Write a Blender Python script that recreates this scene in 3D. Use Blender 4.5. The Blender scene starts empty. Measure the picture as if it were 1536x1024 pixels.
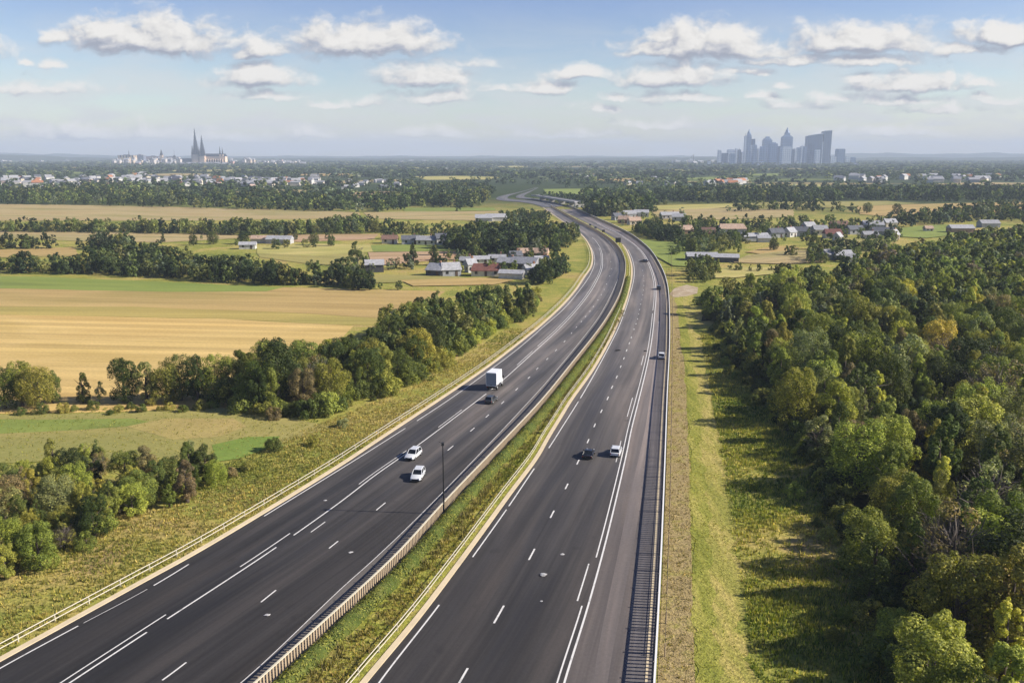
import bpy, bmesh, math, random
import numpy as np
from mathutils import Vector, Matrix

R = math.radians
PI = math.pi
scene = bpy.context.scene
COL = scene.collection
rng = np.random.default_rng(7)
random.seed(7)

# ------------------------------------------------------------------ view geometry
F = 1300.0
CAM_H = 46.0
PITCH = math.atan(280.0 / 1300.0)
CP, SP = math.cos(PITCH), math.sin(PITCH)


def at(x, y, z=0.0):
    """Point of the world at height z met by the sight line through photo pixel (x, y)."""
    a = (x - 768.0) / F
    b = (512.0 - y) / F
    d = (a, CP + b * SP, -SP + b * CP)
    t = (z - CAM_H) / d[2]
    return Vector((a * t, d[1] * t, z))


def pix(p):
    """Photo pixel of a world point (used for sorting by apparent size only)."""
    dx, dy, dz = p[0], p[1], p[2] - CAM_H
    zc = dy * CP - dz * SP
    yc = dy * SP + dz * CP
    return 768 + F * dx / zc, 512 - F * yc / zc, zc


# ------------------------------------------------------------------ object helpers
def tag(o, label=None, cat=None, group=None, kind=None):
    if label: o["label"] = label
    if cat: o["category"] = cat
    if group: o["group"] = group
    if kind: o["kind"] = kind
    return o


def link(o, parent=None):
    COL.objects.link(o)
    if parent is not None: o.parent = parent
    return o


def empty(name, loc, rz=0.0):
    o = bpy.data.objects.new(name, None)
    o.empty_display_size = 0.5
    o.location = loc
    o.rotation_euler = (0, 0, rz)
    return link(o)


def np_mesh(name, V, Q, mat=None, smooth=False):
    """Mesh from numpy arrays: V (n,3), Q (m,3) or (m,4)."""
    me = bpy.data.meshes.new(name)
    V = np.asarray(V, dtype=np.float32); Q = np.asarray(Q, dtype=np.int32)
    n, k = Q.shape
    me.vertices.add(len(V)); me.vertices.foreach_set("co", V.ravel())
    me.loops.add(n * k); me.loops.foreach_set("vertex_index", Q.ravel())
    me.polygons.add(n)
    me.polygons.foreach_set("loop_start", np.arange(0, n * k, k, dtype=np.int32))
    me.polygons.foreach_set("use_smooth", np.full(n, smooth, dtype=bool))
    me.update(calc_edges=True)
    if mat: me.materials.append(mat)
    return me


class MB:
    """Collects shapes and links them as ONE mesh object."""
    def __init__(s): s.v = []; s.f = []; s.m = []; s.uv = None

    def add(s, vs, fs, mi=0):
        o = len(s.v)
        s.v += [tuple(v) for v in vs]
        s.f += [tuple(i + o for i in f) for f in fs]
        s.m += [mi] * len(fs)
        return s

    def box(s, x0, x1, y0, y1, z0, z1, mi=0, tx=0.0, ty=0.0, M=None):
        """Box, its top drawn in by tx, ty on each side."""
        vs = [(x0, y0, z0), (x1, y0, z0), (x1, y1, z0), (x0, y1, z0),
              (x0 + tx, y0 + ty, z1), (x1 - tx, y0 + ty, z1), (x1 - tx, y1 - ty, z1), (x0 + tx, y1 - ty, z1)]
        if M is not None: vs = [M @ Vector(v) for v in vs]
        return s.add(vs, [(0, 3, 2, 1), (4, 5, 6, 7), (0, 1, 5, 4), (1, 2, 6, 5), (2, 3, 7, 6), (3, 0, 4, 7)], mi)

    def tube(s, pts, radii, n=8, mi=0, cap=True):
        pts = [Vector(p) for p in pts]
        rings = []
        for i, p in enumerate(pts):
            d = (pts[min(i + 1, len(pts) - 1)] - pts[max(i - 1, 0)])
            if d.length < 1e-6: d = Vector((0, 0, 1))
            d.normalize()
            a = d.orthogonal().normalized()
            if abs(d.z) > 0.9: a = Vector((1, 0, 0)) - d * d.x; a.normalize()
            b = d.cross(a)
            r = radii[i] if hasattr(radii, "__len__") else radii
            rings.append([p + (a * math.cos(2 * PI * k / n) + b * math.sin(2 * PI * k / n)) * r for k in range(n)])
        vs = [v for rg in rings for v in rg]
        fs = []
        for i in range(len(pts) - 1):
            for k in range(n):
                fs.append((i * n + k, i * n + (k + 1) % n, (i + 1) * n + (k + 1) % n, (i + 1) * n + k))
        if cap:
            fs.append(tuple(range(n - 1, -1, -1)))
            fs.append(tuple((len(pts) - 1) * n + k for k in range(n)))
        return s.add(vs, fs, mi)

    def lathe(s, prof, n=16, c=(0, 0, 0), axis="z", mi=0):
        vs = []; fs = []
        for (r, h) in prof:
            for k in range(n):
                a = 2 * PI * k / n
                if axis == "z": vs.append((c[0] + r * math.cos(a), c[1] + r * math.sin(a), c[2] + h))
                else: vs.append((c[0] + h, c[1] + r * math.cos(a), c[2] + r * math.sin(a)))
        for i in range(len(prof) - 1):
            for k in range(n):
                fs.append((i * n + k, i * n + (k + 1) % n, (i + 1) * n + (k + 1) % n, (i + 1) * n + k))
        fs.append(tuple(range(n - 1, -1, -1))); fs.append(tuple((len(prof) - 1) * n + k for k in range(n)))
        return s.add(vs, fs, mi)

    def mesh(s, name, mats, smooth=False):
        me = bpy.data.meshes.new(name)
        me.from_pydata(s.v, [], s.f)
        for m in (mats if isinstance(mats, (list, tuple)) else [mats]): me.materials.append(m)
        if any(s.m): me.polygons.foreach_set("material_index", s.m)
        if smooth: me.polygons.foreach_set("use_smooth", [True] * len(s.f))
        me.update()
        return me

    def build(s, name, mats, parent=None, smooth=False, loc=None):
        o = bpy.data.objects.new(name, s.mesh(name, mats, smooth))
        if loc is not None: o.location = loc
        return link(o, parent)


def copy_tree(o, parent=None):
    c = o.copy()
    COL.objects.link(c)
    if parent is not None: c.parent = parent
    for ch in list(o.children): copy_tree(ch, c)
    return c


# ------------------------------------------------------------------ node helpers
class NT:
    def __init__(s, nt): s.nt = nt
    def n(s, t, **kw):
        nd = s.nt.nodes.new(t)
        for k, v in kw.items(): setattr(nd, k, v)
        return nd
    def l(s, a, b): s.nt.links.new(a, b)
    def put(s, sock, v):
        if hasattr(v, "is_output"): s.l(v, sock)
        elif v is not None: sock.default_value = v
    def math(s, op, a, b=None, c=None, clamp=False):
        m = s.n("ShaderNodeMath", operation=op, use_clamp=clamp)
        s.put(m.inputs[0], a)
        if b is not None: s.put(m.inputs[1], b)
        if c is not None: s.put(m.inputs[2], c)
        return m.outputs[0]
    def vmath(s, op, a, b=None, c=None):
        m = s.n("ShaderNodeVectorMath", operation=op)
        s.put(m.inputs[0], a)
        if b is not None: s.put(m.inputs[1], b)
        if c is not None: s.put(m.inputs[2], c)
        return m.outputs["Value"] if op in ("LENGTH", "DOT_PRODUCT", "DISTANCE") else m.outputs[0]
    def noise(s, vec, scale, detail=4, rough=0.55, dist=0.0, out="Fac"):
        m = s.n("ShaderNodeTexNoise")
        if vec is not None: s.l(vec, m.inputs["Vector"])
        m.inputs["Scale"].default_value = scale; m.inputs["Detail"].default_value = detail
        m.inputs["Roughness"].default_value = rough; m.inputs["Distortion"].default_value = dist
        return m.outputs[out]
    def ramp(s, fac, stops, interp="LINEAR"):
        m = s.n("ShaderNodeValToRGB")
        s.l(fac, m.inputs[0])
        cr = m.color_ramp; cr.interpolation = interp
        while len(cr.elements) < len(stops): cr.elements.new(0.5)
        for e, (p, c) in zip(cr.elements, stops):
            e.position = p; e.color = (*c, 1) if len(c) == 3 else c
        return m.outputs[0]
    def mix(s, fac, a, b, blend="MIX"):
        m = s.n("ShaderNodeMix", data_type="RGBA", blend_type=blend)
        m.clamp_factor = True
        s.put(m.inputs["Factor"], fac)
        for sock, v in ((m.inputs[6], a), (m.inputs[7], b)):
            if isinstance(v, (tuple, list)) and len(v) == 3: v = (*v, 1)
            s.put(sock, v)
        return m.outputs[2]
    def smooth(s, v, lo, hi, to0=0.0, to1=1.0):
        m = s.n("ShaderNodeMapRange", interpolation_type="SMOOTHSTEP")
        s.put(m.inputs[0], v); s.put(m.inputs[1], lo); s.put(m.inputs[2], hi); s.put(m.inputs[3], to0); s.put(m.inputs[4], to1)
        return m.outputs[0]


def new_mat(name):
    m = bpy.data.materials.new(name); m.use_nodes = True
    nt = m.node_tree; nt.nodes.clear()
    N = NT(nt)
    out = N.n("ShaderNodeOutputMaterial")
    return m, N, out


def pbr(name, col, rough=0.7, metal=0.0, var=0.0, scale=1.0, bump=0.0, spec=0.3, coat=0.0):
    """Plain material with a little mottling of its own."""
    m, N, out = new_mat(name)
    b = N.n("ShaderNodeBsdfPrincipled")
    b.inputs["Roughness"].default_value = rough; b.inputs["Metallic"].default_value = metal
    b.inputs["Specular IOR Level"].default_value = spec; b.inputs["Coat Weight"].default_value = coat
    g = N.n("ShaderNodeNewGeometry")
    if var or bump:
        f = N.noise(g.outputs["Position"], scale, 5, 0.6)
    if var:
        c = N.mix(f, tuple(x * (1 - var) for x in col), tuple(min(1, x * (1 + var)) for x in col))
        N.l(c, b.inputs["Base Color"])
    else:
        b.inputs["Base Color"].default_value = (*col, 1)
    if bump:
        bp = N.n("ShaderNodeBump"); bp.inputs["Strength"].default_value = bump; bp.inputs["Distance"].default_value = 0.1
        N.l(f, bp.inputs["Height"]); N.l(bp.outputs[0], b.inputs["Normal"])
    N.l(b.outputs[0], out.inputs[0])
    return m


def leaf_mat(name, source):
    """Foliage: tint from the object's colour or the mesh's 'tint' attribute, each leaf a little different."""
    m, N, out = new_mat(name)
    if source == "object":
        tint = N.n("ShaderNodeObjectInfo").outputs["Color"]
    else:
        a = N.n("ShaderNodeAttribute", attribute_name="tint"); tint = a.outputs["Color"]
    g = N.n("ShaderNodeNewGeometry")
    per = g.outputs["Random Per Island"]
    k = N.ramp(per, [(0.0, (0.5, 0.55, 0.5)), (0.5, (0.95, 0.97, 0.95)), (0.88, (1.4, 1.36, 1.1)), (1.0, (2.0, 1.85, 1.3))])
    c = N.mix(1.0, tint, k, "MULTIPLY")
    patch = N.noise(g.outputs["Position"], 0.55, 3, 0.5)
    k2 = N.ramp(patch, [(0.3, (0.78, 0.84, 0.82)), (0.7, (1.2, 1.15, 1.0))])
    c = N.mix(1.0, c, k2, "MULTIPLY")
    d = N.n("ShaderNodeBsdfPrincipled"); d.inputs["Roughness"].default_value = 0.6
    d.inputs["Specular IOR Level"].default_value = 0.15
    N.l(c, d.inputs["Base Color"])
    t = N.n("ShaderNodeBsdfTranslucent")
    tc = N.mix(1.0, c, (1.1, 1.25, 0.5, 1), "MULTIPLY")
    N.l(tc, t.inputs["Color"])
    mx = N.n("ShaderNodeMixShader"); mx.inputs[0].default_value = 0.27
    N.l(d.outputs[0], mx.inputs[1]); N.l(t.outputs[0], mx.inputs[2]); N.l(mx.outputs[0], out.inputs[0])
    return m


def grass_mat(name, stops, scale=0.12, fine=2.2, bump=0.6, stretch=None, var=0.35):
    """Ground cover: patches through a colour ramp, finer clumps over them, rough relief."""
    m, N, out = new_mat(name)
    g = N.n("ShaderNodeNewGeometry"); pos = g.outputs["Position"]
    if stretch is not None: pos = N.vmath("MULTIPLY", pos, stretch)
    p = N.noise(pos, scale, 5, 0.6, 0.4)
    p2 = N.noise(pos, scale * 4.3, 3, 0.55)
    f = N.math("ADD", N.math("MULTIPLY", p, 0.7), N.math("MULTIPLY", p2, 0.3))
    c = N.ramp(N.smooth(f, 0.3, 0.7), stops)
    fn = N.noise(g.outputs["Position"], fine, 4, 0.7)
    c = N.mix(1.0, c, N.ramp(fn, [(0.3, (1 - var,) * 3), (0.7, (1 + var,) * 3)]), "MULTIPLY")
    b = N.n("ShaderNodeBsdfPrincipled"); b.inputs["Roughness"].default_value = 0.9
    b.inputs["Specular IOR Level"].default_value = 0.1
    N.l(c, b.inputs["Base Color"])
    bp = N.n("ShaderNodeBump"); bp.inputs["Strength"].default_value = bump; bp.inputs["Distance"].default_value = 0.35
    N.l(fn, bp.inputs["Height"]); N.l(bp.outputs[0], b.inputs["Normal"])
    N.l(b.outputs[0], out.inputs[0])
    return m


def field_mat(name, cols, ang, row=0.35, strength=0.25, bump=0.25, patch=0.03):
    """A field: drilled rows running at an angle, broad patches of ripeness."""
    m, N, out = new_mat(name)
    g = N.n("ShaderNodeNewGeometry"); pos = g.outputs["Position"]
    rot = N.n("ShaderNodeVectorRotate", rotation_type="Z_AXIS"); N.l(pos, rot.inputs["Vector"]); rot.inputs["Angle"].default_value = ang
    st = N.vmath("MULTIPLY", rot.outputs[0], (0.012, 1.0, 1.0))
    rows = N.noise(st, row, 4, 0.7)
    pt = N.noise(N.vmath("MULTIPLY", rot.outputs[0], (0.35, 1.0, 1.0)), patch, 4, 0.55, 0.3)
    c = N.ramp(N.smooth(pt, 0.3, 0.7), [(i / max(1, len(cols) - 1), x) for i, x in enumerate(cols)])
    c = N.mix(1.0, c, N.ramp(rows, [(0.3, (1 - strength, 1 - strength, 1 - strength)), (0.7, (1 + strength * 0.7,) * 3)]), "MULTIPLY")
    fn = N.noise(pos, 1.5, 3, 0.6)
    c = N.mix(1.0, c, N.ramp(fn, [(0.3, (0.88,) * 3), (0.7, (1.12,) * 3)]), "MULTIPLY")
    b = N.n("ShaderNodeBsdfPrincipled"); b.inputs["Roughness"].default_value = 0.9; b.inputs["Specular IOR Level"].default_value = 0.1
    N.l(c, b.inputs["Base Color"])
    bp = N.n("ShaderNodeBump"); bp.inputs["Strength"].default_value = bump; bp.inputs["Distance"].default_value = 0.3
    N.l(rows, bp.inputs["Height"]); N.l(bp.outputs[0], b.inputs["Normal"])
    N.l(b.outputs[0], out.inputs[0])
    return m


def asphalt_mat(name, col, col2, streak=0.35, far_sheen=1.0):
    """Asphalt with wheel-worn bands (UV: u across in metres, v along in metres), patches and oil marks."""
    m, N, out = new_mat(name)
    uv = N.n("ShaderNodeUVMap").outputs[0]
    band = N.noise(N.vmath("MULTIPLY", uv, (0.55, 0.006, 1)), 1.0, 3, 0.6)
    fineb = N.noise(N.vmath("MULTIPLY", uv, (2.6, 0.03, 1)), 1.0, 4, 0.65)
    patch = N.noise(N.vmath("MULTIPLY", uv, (0.12, 0.03, 1)), 1.0, 4, 0.6)
    f = N.math("ADD", N.math("MULTIPLY", band, 0.45), N.math("ADD", N.math("MULTIPLY", fineb, 0.25), N.math("MULTIPLY", patch, 0.3)))
    c = N.mix(N.smooth(f, 0.38, 0.62), col, col2)
    g = N.n("ShaderNodeNewGeometry")
    gr = N.noise(g.outputs["Position"], 3.0, 5, 0.75)
    c = N.mix(1.0, c, N.ramp(gr, [(0.3, (0.88,) * 3), (0.7, (1.12,) * 3)]), "MULTIPLY")
    broad = N.noise(N.vmath("MULTIPLY", uv, (0.22, 0.011, 1)), 1.0, 4, 0.55, 0.4)
    c = N.mix(1.0, c, N.ramp(broad, [(0.34, (0.62, 0.66, 0.75)), (0.5, (1.0, 1.0, 1.0)), (0.66, (1.48, 1.40, 1.32))]), "MULTIPLY")
    spots = N.noise(g.outputs["Position"], 0.33, 2, 0.5)
    c = N.mix(N.smooth(spots, 0.66, 0.76, 0, streak), c, tuple(x * 0.55 for x in col))
    if far_sheen != 1.0:          # grazing sheen and haze painted in: base colour paler further along the road
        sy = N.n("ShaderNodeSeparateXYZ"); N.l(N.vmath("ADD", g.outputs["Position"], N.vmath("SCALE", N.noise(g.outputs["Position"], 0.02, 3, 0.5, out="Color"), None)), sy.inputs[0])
        sheen_gain = N.smooth(sy.outputs[1], 60.0, 245.0, 1.0, far_sheen)
        c = N.vmath("SCALE", c, None); c.node.inputs["Scale"].default_value = 1.0; N.l(sheen_gain, c.node.inputs["Scale"])
    b = N.n("ShaderNodeBsdfPrincipled"); b.inputs["Roughness"].default_value = 0.75; b.inputs["Specular IOR Level"].default_value = 0.3
    N.l(c, b.inputs["Base Color"])
    N.l(b.outputs[0], out.inputs[0])
    return m


def paint_mat(name, col=(0.66, 0.64, 0.60)):
    """Road paint, worn through in places."""
    m, N, out = new_mat(name)
    g = N.n("ShaderNodeNewGeometry")
    w = N.noise(g.outputs["Position"], 0.9, 5, 0.75)
    c = N.mix(N.smooth(w, 0.52, 0.72), col, tuple(x * 0.55 for x in col))
    b = N.n("ShaderNodeBsdfPrincipled"); b.inputs["Roughness"].default_value = 0.6
    N.l(c, b.inputs["Base Color"]); N.l(b.outputs[0], out.inputs[0])
    return m


def facade_mat(name, wall, glass, sx, sz, fill=0.55):
    """Wall with a regular grid of dark windows, in the object's own coordinates."""
    m, N, out = new_mat(name)
    tc = N.n("ShaderNodeTexCoord").outputs["Object"]
    s = N.n("ShaderNodeSeparateXYZ"); N.l(tc, s.inputs[0])
    h = N.math("FRACT", N.math("MULTIPLY", N.math("ADD", s.outputs[0], s.outputs[1]), 1.0 / sx))
    v = N.math("FRACT", N.math("MULTIPLY", s.outputs[2], 1.0 / sz))
    win = N.math("MULTIPLY", N.math("LESS_THAN", h, fill), N.math("LESS_THAN", v, fill))
    oi = N.n("ShaderNodeObjectInfo")
    wl = N.mix(1.0, wall, oi.outputs["Color"], "MULTIPLY")
    c = N.mix(win, wl, glass)
    b = N.n("ShaderNodeBsdfPrincipled"); N.l(c, b.inputs["Base Color"])
    N.l(N.math("SUBTRACT", 0.75, N.math("MULTIPLY", win, 0.55)), b.inputs["Roughness"])
    N.l(b.outputs[0], out.inputs[0])
    return m


def tint_mat(name, rough=0.8, var=0.2, scale=0.8, spec=0.2):
    """Colour of the object itself (obj.color), weathered."""
    m, N, out = new_mat(name)
    oi = N.n("ShaderNodeObjectInfo"); g = N.n("ShaderNodeNewGeometry")
    f = N.noise(g.outputs["Position"], scale, 4, 0.65)
    c = N.mix(1.0, oi.outputs["Color"], N.ramp(f, [(0.3, (1 - var,) * 3), (0.7, (1 + var,) * 3)]), "MULTIPLY")
    b = N.n("ShaderNodeBsdfPrincipled"); b.inputs["Roughness"].default_value = rough; b.inputs["Specular IOR Level"].default_value = spec
    N.l(c, b.inputs["Base Color"]); N.l(b.outputs[0], out.inputs[0])
    return m


M = {}
M["leaf"] = leaf_mat("leaf", "object")
M["leaf_mass"] = leaf_mat("leaf_mass", "attr")
M["bark"] = pbr("bark", (0.085, 0.065, 0.05), 0.9, var=0.4, scale=6, bump=0.3)
M["twig"] = pbr("twig", (0.13, 0.108, 0.09), 0.9, var=0.3, scale=3)
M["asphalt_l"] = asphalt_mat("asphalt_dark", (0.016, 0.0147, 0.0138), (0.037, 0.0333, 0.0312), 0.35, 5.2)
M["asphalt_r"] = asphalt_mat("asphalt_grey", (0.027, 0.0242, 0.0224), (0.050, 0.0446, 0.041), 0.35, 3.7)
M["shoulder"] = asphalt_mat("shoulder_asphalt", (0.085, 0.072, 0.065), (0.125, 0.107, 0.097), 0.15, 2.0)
M["paint"] = paint_mat("road_paint")
M["kerb"] = pbr("kerb_concrete", (0.60, 0.49, 0.32), 0.85, var=0.22, scale=0.6)
M["rail"] = pbr("rail_steel", (0.55, 0.50, 0.38), 0.45, 0.0, var=0.1, scale=1.0)
M["rail_white"] = pbr("rail_white", (0.74, 0.73, 0.70), 0.5, var=0.08)
M["slat"] = pbr("slat_timber", (0.36, 0.275, 0.18), 0.8, var=0.25, scale=1.5)
M["slat_grey"] = pbr("slat_grey", (0.16, 0.14, 0.12), 0.8, var=0.25, scale=1.5)
M["dark_metal"] = pbr("dark_metal", (0.03, 0.03, 0.032), 0.5, 0.3)
M["glass"] = pbr("car_glass", (0.012, 0.015, 0.018), 0.08, spec=0.6)
M["tyre"] = pbr("tyre_rubber", (0.012, 0.012, 0.012), 0.85)
M["rim"] = pbr("rim_alloy", (0.45, 0.45, 0.46), 0.35, 0.8)
M["plastic"] = pbr("black_plastic", (0.02, 0.02, 0.02), 0.6)
M["lamp_lens"] = pbr("lamp_lens", (0.75, 0.76, 0.78), 0.15, spec=0.6)
M["red_lens"] = pbr("red_lens", (0.35, 0.015, 0.01), 0.2, spec=0.6)
M["paint_white"] = pbr("car_white", (0.60, 0.61, 0.62), 0.3, spec=0.5, coat=0.6)
M["paint_black"] = pbr("car_black", (0.012, 0.012, 0.014), 0.25, spec=0.5, coat=0.7)
M["paint_grey"] = pbr("car_grey", (0.045, 0.05, 0.055), 0.3, spec=0.5, coat=0.6)
M["truck_white"] = pbr("truck_panel", (0.72, 0.73, 0.74), 0.4, var=0.05, scale=0.8)
M["wall"] = tint_mat("house_wall")
M["roof"] = tint_mat("house_roof", 0.75, 0.3, 1.2)
M["window"] = pbr("window_glass", (0.02, 0.025, 0.03), 0.12, spec=0.5)
M["door"] = pbr("door_wood", (0.10, 0.06, 0.04), 0.7)
M["bridge"] = pbr("bridge_concrete", (0.42, 0.40, 0.37), 0.85, var=0.15, scale=0.3)
M["dirt"] = grass_mat("dirt", [(0.2, (0.32, 0.24, 0.15)), (0.8, (0.46, 0.38, 0.27))], 0.3, 2.0, 0.3, var=0.15)
# ------------------------------------------------------------------ light settings
SUN_E = 5.0
SKY_S = 0.09
EXPOSURE = 0.75
HAZE_COL = (0.66, 0.77, 0.92, 1)
HAZE_D = 1.35e-4
SKY_TINT = [(0.0, (1.06, 1.02, 1.03)), (0.09, (0.98, 0.95, 0.97)), (0.185, (0.83, 0.80, 0.90)), (0.245, (0.74, 0.73, 0.92)), (1.0, (0.40, 0.43, 0.68))]
CLOUD_RAMP = [(0.0, (0.45, 0.48, 0.57)), (0.32, (0.66, 0.67, 0.74)), (0.62, (0.98, 0.95, 0.91)), (1.0, (1.15, 1.11, 1.05))]
CLOUD_B = 5.35
# ------------------------------------------------------------------ curves
def img_line(pts, step=4.0):
    """Photo polyline -> smooth world polyline on the ground (Catmull-Rom through the traced points)."""
    P = [Vector((x, y)) for x, y in pts]
    P = [P[0] * 2 - P[1]] + P + [P[-1] * 2 - P[-2]]
    out = []
    for i in range(1, len(P) - 2):
        p0, p1, p2, p3 = P[i - 1], P[i], P[i + 1], P[i + 2]
        n = max(2, int((p2 - p1).length / step))
        d1 = max(1e-3, (p1 - p0).length) ** 0.5; d2 = max(1e-3, (p2 - p1).length) ** 0.5; d3 = max(1e-3, (p3 - p2).length) ** 0.5
        m1 = (p2 - p1) + ((p1 - p0) / d1 - (p2 - p0) / (d1 + d2)) * d2
        m2 = (p2 - p1) + ((p3 - p2) / d3 - (p3 - p1) / (d2 + d3)) * d2
        for k in range(n):
            t = k / n
            out.append(p1 * (2 * t**3 - 3 * t**2 + 1) + m1 * (t**3 - 2 * t**2 + t) + p2 * (-2 * t**3 + 3 * t**2) + m2 * (t**3 - t**2))
    out.append(P[-2])
    return [at(p.x, p.y) for p in out]


def resample(pts, step, smooth=0):
    P = np.array([[p[0], p[1]] for p in pts])
    d = np.concatenate([[0], np.cumsum(np.hypot(*np.diff(P, axis=0).T))])
    n = max(2, int(d[-1] / step))
    s = np.linspace(0, d[-1], n + 1)
    Q = np.stack([np.interp(s, d, P[:, 0]), np.interp(s, d, P[:, 1])], 1)
    for _ in range(smooth):
        Q[1:-1] = 0.25 * Q[:-2] + 0.5 * Q[1:-1] + 0.25 * Q[2:]
    return Q, s


def normals2(Q):
    T = np.gradient(Q, axis=0); T /= np.linalg.norm(T, axis=1)[:, None] + 1e-9
    return T, np.stack([T[:, 1], -T[:, 0]], 1)      # tangent, right-hand normal


def offset(Q, d):
    T, Nn = normals2(Q)
    return Q + Nn * d


def ribbon(name, A, B, z, mat, kind="structure", parent=None, us=None):
    """Flat strip between two polylines with the same number of points; UV in metres."""
    n = len(A)
    V = np.zeros((2 * n, 3)); V[:n, :2] = A; V[n:, :2] = B; V[:, 2] = z
    i = np.arange(n - 1)
    Q = np.stack([i, n + i, n + i + 1, i + 1], 1)
    me = np_mesh(name, V, Q, mat)
    uvl = me.uv_layers.new(name="UVMap")
    mid = 0.5 * (A + B); d = np.concatenate([[0], np.cumsum(np.hypot(*np.diff(mid, axis=0).T))])
    w = np.hypot(*(B - A).T)
    U = np.concatenate([np.stack([np.zeros(n), d], 1), np.stack([w, d], 1)])
    uvl.data.foreach_set("uv", U[Q.ravel()].astype(np.float32).ravel())
    o = bpy.data.objects.new(name, me); link(o, parent)
    if kind: o["kind"] = kind
    return o


def sweep(mb, Q, prof, mi=0, z0=0.0):
    """Sweep a closed profile [(across, up)] along a ground polyline."""
    T, Nn = normals2(Q)
    n = len(Q); k = len(prof)
    vs = []
    for i in range(n):
        for (a, h) in prof: vs.append((Q[i, 0] + Nn[i, 0] * a, Q[i, 1] + Nn[i, 1] * a, z0 + h))
    fs = []
    for i in range(n - 1):
        for j in range(k):
            fs.append((i * k + j, i * k + (j + 1) % k, (i + 1) * k + (j + 1) % k, (i + 1) * k + j))
    fs.append(tuple(range(k))); fs.append(tuple((n - 1) * k + j for j in range(k - 1, -1, -1)))
    mb.add(vs, fs, mi)


def same_rows(*lines):
    """Two traced lines resampled to the same number of points, by the depth of the scene."""
    out = []
    n = 220
    for pts in lines:
        P = np.array([[p[0], p[1]] for p in pts])
        d = np.concatenate([[0], np.cumsum(np.hypot(*np.diff(P, axis=0).T))])
        s = np.linspace(0, 1, n) ** 1.6 * d[-1]
        Q = np.stack([np.interp(s, d, P[:, 0]), np.interp(s, d, P[:, 1])], 1)
        out.append(Q)
    return out


def rows_between(La, Lb, y0, y1, n=260):
    """Both photo lines cut at the same photo rows, then carried to the ground."""
    def cut(L):
        W = img_line(L, 1.5)
        px = np.array([pix(p)[:2] for p in W])
        o = np.argsort(px[:, 1]); return px[o]
    ca, cb = cut(La), cut(Lb)
    ys = y1 + (y0 - y1) * np.linspace(1, 0, n) ** 1.3
    A = np.array([at(np.interp(y, ca[:, 1], ca[:, 0]), y)[:2] for y in ys])
    B = np.array([at(np.interp(y, cb[:, 1], cb[:, 0]), y)[:2] for y in ys])
    return A, B


# lines traced along the motorway (photo pixels, near to far)
KERB_L = [(-190, 1098), (0, 993), (205, 880), (310, 822), (512, 699), (560, 667), (661, 600), (720, 560), (745, 542), (796, 502), (813, 488), (844, 459), (865, 435),
          (878, 415), (887, 402), (890, 390), (889, 379), (884, 366), (876, 355), (866, 346), (848, 334), (831, 322.5), (815, 311)]
EDGE_L = [(-160, 1095), (0, 1002.5), (117, 939), (233, 877), (400, 772), (512, 703), (560, 673), (673, 600), (734, 556), (781, 520), (813, 492), (844, 465), (865, 441), (880.6, 420),
          (888, 407), (892, 394), (891, 382), (886, 370)]
LANE_L = [(0, 1094), (108, 1022), (230, 942), (347, 866), (413, 822), (512, 752), (560, 715), (624, 670), (708, 607), (738, 584), (757, 568), (799, 530), (839, 493), (865, 465),
          (885, 439), (896, 420), (903, 403), (904, 389), (901.6, 375), (894, 362), (882, 351)]
DASH_L = [(-5, 1210), (130, 1100), (262, 1007), (403, 894), (500, 817.5), (571, 760), (676, 672), (708, 645), (731, 624), (754, 604), (775, 584), (793, 567), (805, 554), (821, 538.5), (834, 525.5),
          (847, 512), (864.5, 491), (878.5, 475), (890, 460), (902, 442), (910, 426), (915, 413), (917, 398), (911, 373)]
EDGE_M = [(250, 1110), (362, 1024), (515, 880), (560, 840), (633, 770), (745, 654), (788, 608), (812, 582), (842, 547), (880, 500), (899, 474), (912, 451), (923, 428), (928, 414), (929, 398),
          (925, 382), (916, 366), (902, 352.5), (879, 340)]
FENCE_L = [(318, 1108), (409, 1024), (564, 880), (602, 842), (666, 769), (768, 660), (793, 633), (820, 602), (853, 560), (897, 503), (914, 477), (928, 450), (935, 428), (938, 412), (938, 398),
           (934, 384), (926, 371.5), (914, 360.5), (900, 351), (885, 342.5), (865, 332), (845, 321), (826, 310)]
KERB_R = [(485, 1108), (551, 1024), (629, 930), (706, 827), (768, 741), (810, 684), (823, 660), (845, 623.5), (858, 602), (893, 552), (920, 503), (926, 489), (938, 460), (947, 426), (949, 411),
          (948.6, 399), (945, 385), (938, 371), (929, 362), (916, 354), (901, 345.5), (886, 337.5), (866, 327.5), (846, 317.5), (830, 308.5)]
EDGE_R = [(515, 1103), (570, 1022), (659, 907), (708, 837), (760, 764), (802, 702), (824, 671), (845, 638), (869, 600), (895, 555), (924, 500), (929, 489), (941, 456), (949.5, 425), (951.5, 412),
          (951, 400), (947, 385), (940, 371)]
DASH_R = [(640, 1110), (700, 1005), (748, 922.5), (798, 831), (828.5, 771), (850, 729.5), (867, 693), (882, 662), (892, 638), (902, 617), (911.5, 598), (918, 581), (925, 566), (931, 550), (936, 537.5),
          (940, 525.5), (944, 515), (951, 494), (956.5, 478.5), (961, 456.5), (964.5, 441), (966, 424), (965, 412), (962.6, 401), (958, 389), (948, 375), (934, 361)]
LINE_R = [(823, 1110), (847, 1022), (880, 916), (909, 811), (939, 684), (947, 645), (960, 593), (968, 560), (975, 527), (979, 500), (982, 470), (984, 445), (983, 425), (979.5, 409), (972.5, 392),
          (964, 378.5), (954, 369), (943, 361), (927, 350), (912, 343), (890, 332.5), (870, 323), (850, 313.5)]
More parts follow.
